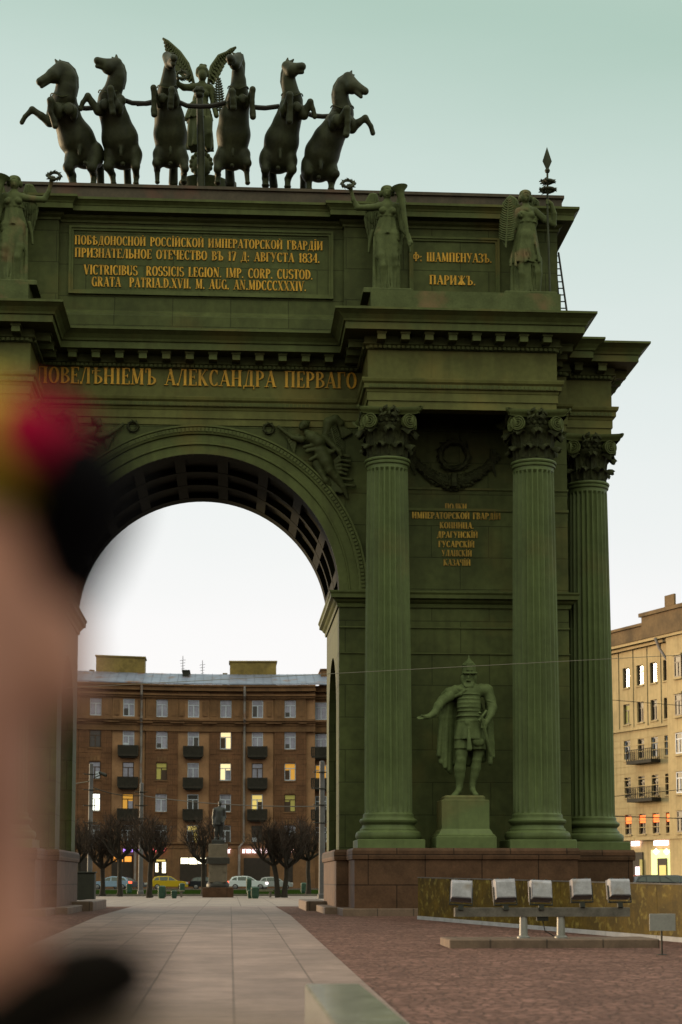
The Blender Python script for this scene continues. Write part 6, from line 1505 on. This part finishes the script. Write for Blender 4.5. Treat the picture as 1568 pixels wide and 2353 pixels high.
# ------------------------------------------------------------------ cars
mat('tyre', (0.015, 0.015, 0.015), .8); mat('car_glass', (0.03, 0.035, 0.04), .08, spec=.9); mat('hub', (0.3, 0.3, 0.32), .3, metal=.8)
mat('lamp_red', (0.5, 0.03, 0.02), .3, emit=(1.0, 0.08, 0.03), estr=2.5); mat('lamp_white', (0.9, 0.85, 0.85), .2, emit=(1.0, .85, .85), estr=2.5); mat('lamp_off', (0.5, 0.5, 0.5), .2)
def car(u, y, L, hgt, paint, lab, face=-1, tail=False, head=False, rz=0, grp='cars on the street behind the lawn', z0=0.0):
    x = tx(u, y); C_ = empty('parked_car', (x, y, z0), lab, 'car', grp, 0)
    M = Matrix.Translation((x, y, z0)) @ Matrix.Rotation(rz, 4, 'Z') @ Matrix.Diagonal((-face * L / 4.5, 1, hgt / 1.6, 1))
    # side outline, nose at +x
    lower = [(-2.25, .35), (2.22, .30), (2.27, .62), (2.18, .82), (1.75, .95), (1.0, 1.02), (-2.05, 1.06), (-2.28, .9), (-2.30, .55)]
    roof = [(-2.0, 1.05), (1.05, 1.0), (.30, 1.50), (-.2, 1.60), (-1.3, 1.58), (-1.75, 1.45)]
    q_ = MB()
    def ext(P, w0, w1, zlo, zhi):
        n = len(P); vs = []
        for s_, inset in ((-1, .08), (-1, 0), (1, 0), (1, .08)):
            for px, pz in P:
                t = (pz - zlo) / (zhi - zlo); w_ = w0 + (w1 - w0) * max(0, t)
                cx_ = sum(a for a, _ in P) / n; cz_ = sum(b_ for _, b_ in P) / n; k_ = inset / 1.2
                vs.append((px + (cx_ - px) * k_ * .3, s_ * (w_ + (.0 if inset else -.07)), pz + (cz_ - pz) * k_))
        fs = [tuple(range(n)), tuple(range(4 * n - 1, 3 * n - 1, -1))]
        for j in range(3): fs += [(j * n + i, (j + 1) * n + i, (j + 1) * n + (i + 1) % n, j * n + (i + 1) % n) for i in range(n)]
        q_.add(vs, fs, M)
    ext(lower, .88, .92, .3, 1.0); ext(roof, .84, .66, 1.0, 1.6); q_.build('body', paint, C_, smooth=True, angle=35)
    q_ = MB()
    for P in ([(.82, 1.06), (.28, 1.44), (-.05, 1.50), (-.05, 1.06)], [(-.15, 1.06), (-.15, 1.50), (-1.1, 1.48), (-1.1, 1.06)], [(-1.2, 1.08), (-1.2, 1.46), (-1.55, 1.40), (-1.82, 1.1)]):
        for s_ in (-1, 1):
            vs = [(px, s_ * (.86 - (pz - 1.0) * .30), pz) for px, pz in P] + [(px, s_ * (.80 - (pz - 1.0) * .30), pz) for px, pz in P]; n = 4
            q_.add(vs, [(0, 1, 2, 3), (7, 6, 5, 4)] + [(i, i + 4, (i + 1) % 4 + 4, (i + 1) % 4) for i in range(4)], M)
    q_.add([(.98, -.66, 1.06), (.98, .66, 1.06), (.36, .58, 1.49), (.36, -.58, 1.49), (1.02, -.66, 1.06), (1.02, .66, 1.06), (.40, .58, 1.49), (.40, -.58, 1.49)], [(4, 5, 6, 7), (0, 3, 2, 1)], M)
    q_.build('window', 'car_glass', C_)
    for wx in (-1.38, 1.42):
        for s_ in (-1, 1):
            Mw = M @ Matrix.Translation((wx, s_ * .80, .33)) @ Matrix.Rotation(R(90), 4, 'X')
            q_ = MB(); q_.lathe([(.20, -.11), (.31, -.11), (.34, -.06), (.34, .06), (.31, .11), (.20, .11)], 20, Mw); w_ = q_.build('wheel', 'tyre', C_, smooth=True)
            q_ = MB(); q_.lathe([(.001, -.125), (.08, -.13), (.21, -.115), (.21, .115), (.08, .13), (.001, .125)], 14, Mw); q_.build('rim', 'hub', w_)
    for nm, xx, zz, m_ in (('headlight', 2.14, .74, 'lamp_white' if head else 'lamp_off'), ('tail_light', -2.24, .86, 'lamp_red')):
        for s_ in (-1, 1):
            q_ = MB(); q_.cbox(xx - .14, xx + .14, s_ * .78 - .18, s_ * .78 + .18, zz - .12, zz + .12, .03, M); o = q_.build(nm, m_ if (nm != 'tail_light' or tail) else 'dark_tail', C_)
mat('dark_tail', (0.25, 0.02, 0.02), .3)
for n_, c_ in (('car_white', (.80, .86, .92)), ('car_yellow', (.62, .42, .02)), ('car_blue', (.30, .42, .60)), ('car_silver', (.40, .42, .44)), ('car_black', (.02, .022, .03)), ('car_grey', (.10, .11, .14)), ('car_red', (.45, .10, .06))): mat(n_, c_, .25, spec=.6)
CY_ = 191
car(569, CY_, 4.5, 1.50, 'car_white', 'white car with lit red tail light, right of the monument', -1, True, True)
car(632, CY_ + 5, 4.0, 1.40, 'car_silver', 'small silver hatchback behind the white car', -1, False, False)
car(391, CY_, 4.2, 1.50, 'car_yellow', 'bright yellow car in front of the lit shop', -1)
car(478, CY_ + 1, 4.2, 1.4, 'car_black', 'dark car half hidden behind the monument pedestal', -1)
car(258, CY_, 4.4, 1.45, 'car_blue', 'pale blue and white car with red light behind the tree trunks', 1, True)
car(298, CY_ + 4, 4.2, 1.35, 'car_grey', 'dark grey car in front of the orange lit shop', -1)
for u, y, m_, lab in ((1478, 118, 'car_red', 'reddish car showing its roof behind the hoarding by the yellow house'), (1518, 117, 'car_black', 'black car roof behind the hoarding under the shop door'), (1564, 119, 'car_grey', 'grey car roof behind the hoarding at the right edge')):
    car(u, y, 4.2, 1.42, m_, lab, -1, rz=R(6), grp='cars by the yellow house')

# ------------------------------------------------------------------ hoarding, floodlights, sign and granite block
mat('hoarding', (0.185, 0.110, 0.010), 0.6, spec=.15, var=0.5, vscale=2.2, stain=(0.50, 0.38, 0.09), stain_scale=5.5, stain_amt=0.45)
mat('white_strip', (0.56, 0.52, 0.54), .6, var=.2); mat('lamp_case', (0.50, 0.46, 0.52), .4, var=.3, vscale=5, stain=(0.25, 0.17, 0.11), stain_scale=3, stain_amt=.5); mat('timber_grey', (0.20, 0.165, 0.145), .7, var=.4, vscale=4); mat('zinc', (0.40, 0.38, 0.37), .5, metal=.4, var=.2)
def hoarding(a, b_, n, h, lab):
    A, B = Vector((a[0], a[1], 0)), Vector((b_[0], b_[1], 0)); d = (B - A); L = d.length; d.normalize(); ang = math.atan2(d.y, d.x)
    E_ = empty('hoarding', (A.x, A.y, gz(A.y)), lab, 'hoarding')
    p_, f_, s_ = MB(), MB(), MB()
    for k in range(n):
        c0 = A + d * L * k / n; c1 = A + d * L * (k + 1) / n; g0, g1 = gz(c0.y), gz(c1.y); nn = Vector((d.y, -d.x, 0)); nn = nn if nn.y < 0 else -nn
        def quad(mb, za, zb, t0, t1, e0=.006, e1=.006):
            P0 = c0 + d * e0; P1 = c1 - d * e1; vs = []
            for t in (t0, t1):
                for P, g in ((P0, g0), (P1, g1)): vs += [(*(P + nn * t).xy, g + za), (*(P + nn * t).xy, g + zb)]
            mb.add(vs, [(0, 1, 3, 2), (4, 6, 7, 5), (0, 4, 5, 1), (2, 3, 7, 6), (1, 5, 7, 3), (0, 2, 6, 4)])
        quad(p_, .10, h, 0, .03); quad(s_, 0, .10, -.01, .06); quad(f_, h, h + .03, -.015, .045, 0, 0); quad(f_, 0, h, -.06, -.01, 0, L / n - .06)
    p_.build('panel', 'hoarding', E_); f_.build('frame', 'timber_grey', E_); s_.build('skirting', 'white_strip', E_)
hoarding((6.46, 48.8), (13.2, 25.0), 11, 1.18, 'long low golden brown hoarding with a white foot strip, in front of the granite base')
FYL = 33.0; gl = gz(FYL)
def fxx(u, y=FYL): return (u - 528) * y / FPX + CAM_X
def fzz(v, y=FYL): return CAM_Z + (2021 - v) * y / FPX
q_ = MB(); q_.cbox(fxx(1028), fxx(1512), 32.7, 34.2, gl - .1, fzz(2158, 32.7), .02)
sl_ = q_.build('granite_slab', 'granite_step'); tag(sl_, 'long low reddish granite slab carrying the row of floodlights', 'slab')
LS = empty('floodlight_stand', (fxx(1255), 33.3, fzz(2158, 32.7)), 'grey timber beam on two short round posts on the granite slab', 'stand')
yb_ = 33.4
q_ = MB(); q_.cbox(fxx(1050), fxx(1462), yb_ - .09, yb_ + .09, fzz(2107), fzz(2086), .012); q_.build('beam', 'timber_grey', LS)
for u in (1212, 1300):
    q_ = MB(); q_.lathe([(.13, fzz(2158, 32.7)), (.13, fzz(2158, 32.7) + .03), (.085, fzz(2158, 32.7) + .05), (.075, fzz(2107))], 16, Matrix.Translation((fxx(u), yb_, 0))); q_.build('post', 'zinc', LS, smooth=True, angle=35)
q_ = MB(); q_.tube([(fxx(1256), yb_ - .07, fzz(2117)), (fxx(1262), yb_ - .02, fzz(2140)), (fxx(1290), yb_ + .02, fzz(2157, 32.7))], .012, 6); q_.build('cable', 'dark_iron', LS, smooth=True)
q_ = MB(); q_.cbox(fxx(1243), fxx(1270), yb_ - .06, yb_ + .06, fzz(2117), fzz(2107), .01); q_.build('junction_box', 'dark_iron', LS)
ords = ['leftmost', 'second', 'middle', 'fourth', 'rightmost']
for k, u in enumerate((1067, 1168, 1253, 1349, 1438)):
    zt, zb = fzz(2020 + (3 if k in (0, 2) else 0)), fzz(2070 - (6 if k > 2 else 0)); x = fxx(u); y = yb_
    F_ = empty('floodlight', (x, y, fzz(2086)), ['pale box floodlight at the left end of the beam, tilted most', 'pale box floodlight second from the left end of the beam', 'pale box floodlight in the middle of the beam', 'greyer box floodlight second from the right end of the beam', 'pale box floodlight at the right end of the beam'][k], 'floodlight', 'floodlights on the timber beam')
    tw = (-.12, .03, .05, -.05, .04)[k]; Mf = Matrix.Translation((x, y, (zt + zb) / 2)) @ Matrix.Rotation(tw, 4, 'Z') @ Matrix.Rotation((.05, -.02, .03, -.02, .0)[k], 4, 'Y') @ Matrix.Rotation(R(-14), 4, 'X')
    h2 = (zt - zb) / 2; w2 = .205 - .012 * (k == 3)
    q_ = MB()
    def rg(xs_, ya, zlo, zhi): return [(-xs_, ya, zlo), (xs_, ya, zlo), (xs_, ya, zhi), (-xs_, ya, zhi)]
    R_ = [rg(w2 * .80, -.17, -h2 * .82, h2 * .55), rg(w2 * .94, -.155, -h2 * .92, h2 * .68), rg(w2, -.06, -h2, h2 * .98), rg(w2, .10, -h2, h2), rg(w2 * 1.06, .10, -h2 * 1.05, h2 * 1.05), rg(w2 * 1.06, .135, -h2 * 1.05, h2 * 1.05)]
    q_.add([p for r_ in R_ for p in r_], [(0, 3, 2, 1)[::-1]] + [(4 * j + i, 4 * j + (i + 1) % 4, 4 * j + 4 + (i + 1) % 4, 4 * j + 4 + i) for j in range(5) for i in range(4)] + [(20, 23, 22, 21)], Mf)
    q_.build('housing', 'lamp_case', F_, smooth=True, angle=25)
    g_ = MB(); g_.box(-w2 * .98, w2 * .98, .134, .142, -h2 * .98, h2 * .98, Mf); g_.build('glass', 'car_glass', F_)
    b_ = MB()
    for s_ in (-1, 1): b_.box(s_ * (w2 + .02) - .008, s_ * (w2 + .02) + .008, -.03, .03, -h2 - .09, .06, Mf); b_.lathe([(.022, -.02), (.03, 0), (.022, .02)], 8, Mf @ Matrix.Translation((s_ * w2 * .6, -.0, h2 * 1.06)))
    b_.box(-w2 - .03, w2 + .03, -.03, .03, -h2 - .10, -h2 - .08, Mf); b_.box(-.05, .05, -.04, .04, -h2 - .2, -h2 - .1, Mf); b_.build('bracket', 'dark_iron', F_)
sy_ = 30.2; gs = gz(sy_); SG = empty('small_sign', (fxx(1527, sy_), sy_, gs), 'small blank grey sign board on a thin post at the right edge', 'sign')
q_ = MB(); q_.cbox(fxx(1498, sy_), fxx(1559, sy_), sy_ - .015, sy_ + .015, fzz(2139, sy_), fzz(2100, sy_), .004); q_.build('board', 'zinc', SG)
q_ = MB(); q_.tube([(fxx(1527, sy_), sy_ + .03, gs), (fxx(1527, sy_), sy_ + .03, fzz(2106, sy_))], .018, 8); q_.lathe([(.09, gs - .01), (.09, gs + .012), (.02, gs + .02)], 12, Matrix.Translation((fxx(1527, sy_), sy_ + .03, 0))); q_.build('post', 'dark_iron', SG)
mat('polished_granite', (0.42, 0.40, 0.34), 0.18, var=0.35, vscale=5, spec=.6, stain=(0.44, 0.40, 0.30), stain_scale=2.5, stain_amt=.5)
yb0 = 15.2; zt_ = CAM_Z + (2021 - 2257) * yb0 / FPX
q_ = MB(); q_.cbox((700 - 528) * yb0 / FPX + CAM_X, (828 - 528) * yb0 / FPX + CAM_X, 10.2, yb0, gz(12) - .1, zt_, .018)
tag(q_.build('granite_block', 'polished_granite'), 'polished grey granite block edge in the near foreground at the bottom', 'granite block')

# ------------------------------------------------------------------ person close to the camera, out of focus
mat('skin', (0.62, 0.275, 0.20), 0.6, spec=.25, var=0.12, vscale=12); mat('cap_red', (0.36, 0.004, 0.035), 0.9, spec=.05); mat('cap_yellow', (0.50, 0.34, 0.01), 0.8); mat('cap_black', (0.006, 0.005, 0.006), 0.9, spec=.03)
mat('coat_beige', (0.30, 0.20, 0.145), 0.85, var=.15, vscale=8); mat('scarf_black', (0.008, 0.006, 0.005), 0.9, spec=.03); mat('trousers', (0.03, 0.03, 0.04), .85); mat('hair_brown', (0.055, 0.022, 0.010), .6)
PY = 0.86; hp = Vector(at(-275, 1492, PY)); PH = 1.78; foot = gz(PY)
pz0 = hp.z - 1.655; ang = R(161)
def body_to_world(v):
    c, s_ = math.cos(ang), math.sin(ang); hx_, hy_ = 0.0, 0.045
    x, y = v[:, 0] - hx_, v[:, 1] - hy_; zs = np.where(v[:, 2] > 1.4, v[:, 2] + pz0, foot + v[:, 2] * (1.4 + pz0 - foot) / 1.4)
    return np.stack([hp.x + x * c - y * s_, hp.y + x * s_ + y * c, zs], 1)
PE = empty('person', (hp.x, hp.y, foot), 'person with black hair and red and yellow cap very close at the left edge, blurred', 'person')
F1 = Fig()
F1.ell((0, .005, 1.688), (.076, .094, .084), k=.03); F1.ell((0, .03, 1.62), (.066, .072, .085), k=.04); F1.ell((0, .075, 1.555), (.032, .026, .026), k=.03)
F1.cap((0, .105, 1.675), (0, .126, 1.630), .010, .016, .015); F1.ell((0, .098, 1.69), (.055, .02, .012), k=.02)
for s_ in (-1, 1):
    F1.ell((s_ * .031, .108, 1.666), (.017, .012, .010), k=.012, cut=True); F1.ell((s_ * .031, .092, 1.665), (.012, .012, .012), k=.004); F1.ell((s_ * .079, -.005, 1.65), (.010, .022, .034), k=.01); F1.ell((s_ * .042, .085, 1.63), (.024, .02, .022), k=.02)
F1.ell((0, .107, 1.594), (.026, .012, .007), k=.006); F1.ell((0, .105, 1.582), (.022, .012, .008), k=.006)
F1.cap((0, -.01, 1.58), (0, -.02, 1.42), .055, .065, .03); F1.cap((-.15, -.02, 1.38), (.15, -.02, 1.38), .06, .06, .06)
F1.cap((0, -.01, 1.30), (0, 0, 1.0), .13, .12, .08); F1.cap((-.08, 0, .92), (.08, 0, .92), .10, .10, .08)
for s_ in (-1, 1):
    F1.chain([((s_ * .19, -.02, 1.38), .052), ((s_ * .25, -.03, 1.10), .042), ((s_ * .25, .05, .86), .030)], .03)
    F1.cap((s_ * .25, .055, .84), (s_ * .25, .07, .77), .030, .034, .02)
    for q, (dx_, ln) in enumerate(((-.024, .075), (-.008, .088), (.008, .082), (.023, .066))): F1.chain([((s_ * .25, .07 + dx_, .76), .0095), ((s_ * .248, .072 + dx_, .76 - ln * .55), .0088), ((s_ * .236, .076 + dx_, .76 - ln), .0075)], .008)
    F1.chain([((s_ * .235, .095, .82), .012), ((s_ * .225, .118, .78), .0105), ((s_ * .222, .120, .75), .009)], .008)
    F1.chain([((s_ * .09, 0, .90), .085), ((s_ * .095, .01, .50), .055), ((s_ * .10, -.01, .10), .038)], .04); F1.cap((s_ * .10, -.02, .05), (s_ * .12, .13, .035), .036, .03, .03)
F1.build('body', 'skin', .007, .02, PE, post=body_to_world)
F2 = Fig()
F2.ell((0, -.015, 1.695), (.080, .092, .075), k=.02)
for s_ in (-1, 1): F2.ell((s_ * .092, .0, 1.742), (.022, .044, .030), k=.02); F2.ell((s_ * .084, -.01, 1.715), (.014, .03, .026), k=.02)
F2.ell((0, .06, 1.60), (.080, .115, .105), k=.01, cut=True); F2.ell((0, .14, 1.66), (.070, .10, .095), k=.01, cut=True)
F2.build('hair', 'cap_black', .006, .02, PE, post=body_to_world)
F3 = Fig(); F3.ell((0, -.005, 1.754), (.098, .110, .054), k=.02); F3.ell((0, 0, 1.66), (.3, .3, .084), k=.008, cut=True); F3.ell((.141, 0, 1.77), (.21, .3, .2), k=.003, cut=True); F3.build('cap', 'cap_red', .007, .02, PE, post=body_to_world)
F4 = Fig(); F4.ell((0, -.005, 1.752), (.098, .111, .054), k=.02); F4.ell((0, 0, 1.60), (.3, .3, .130), k=.008, cut=True); F4.ell((-.279, 0, 1.77), (.21, .3, .2), k=.003, cut=True)
F4.build('cap_panel', 'cap_yellow', .007, .01, PE, post=body_to_world)
F6 = Fig()
F6.cap((0, -.01, 1.30), (0, 0, 1.0), .165, .16, .08); F6.cap((-.16, -.02, 1.385), (.16, -.02, 1.385), .082, .085, .06); F6.skirt((0, 0, 1.05), (0, 0, .62), (.20, .16), (.25, .20), 6, .04)
for s_ in (-1, 1): F6.chain([((s_ * .20, -.02, 1.37), .078), ((s_ * .262, -.03, 1.10), .066), ((s_ * .258, .045, .88), .050)], .04)
F6.build('coat', 'coat_beige', .012, .03, PE, post=body_to_world)
F7 = Fig(); F7.chain([((-.122, .02, 1.492), .016), ((-.098, .05, 1.482), .018), ((-.07, .075, 1.462), .018), ((.0, .10, 1.41), .020), ((.08, .06, 1.44), .018), ((.11, -.02, 1.47), .018), ((.06, -.09, 1.49), .018), ((-.07, -.08, 1.49), .018), ((-.122, .02, 1.492), .016)], .02)
F7.build('scarf', 'scarf_black', .009, .02, PE, post=body_to_world)
F8 = Fig()
for s_ in (-1, 1): F8.chain([((s_ * .09, 0, .90), .105), ((s_ * .097, .01, .50), .080), ((s_ * .10, -.01, .08), .065)], .04)
F8.build('trousers', 'trousers', .014, .03, PE, post=body_to_world)
for s_ in (-1, 1):
    F9 = Fig(); F9.cap((s_ * .10, -.03, .05), (s_ * .125, .15, .04), .050, .042, .03); F9.ell((0, 0, -.1), (1, 1, .1), k=.005, cut=True); F9.build('shoe', 'cap_black', .010, .03, PE, post=body_to_world)
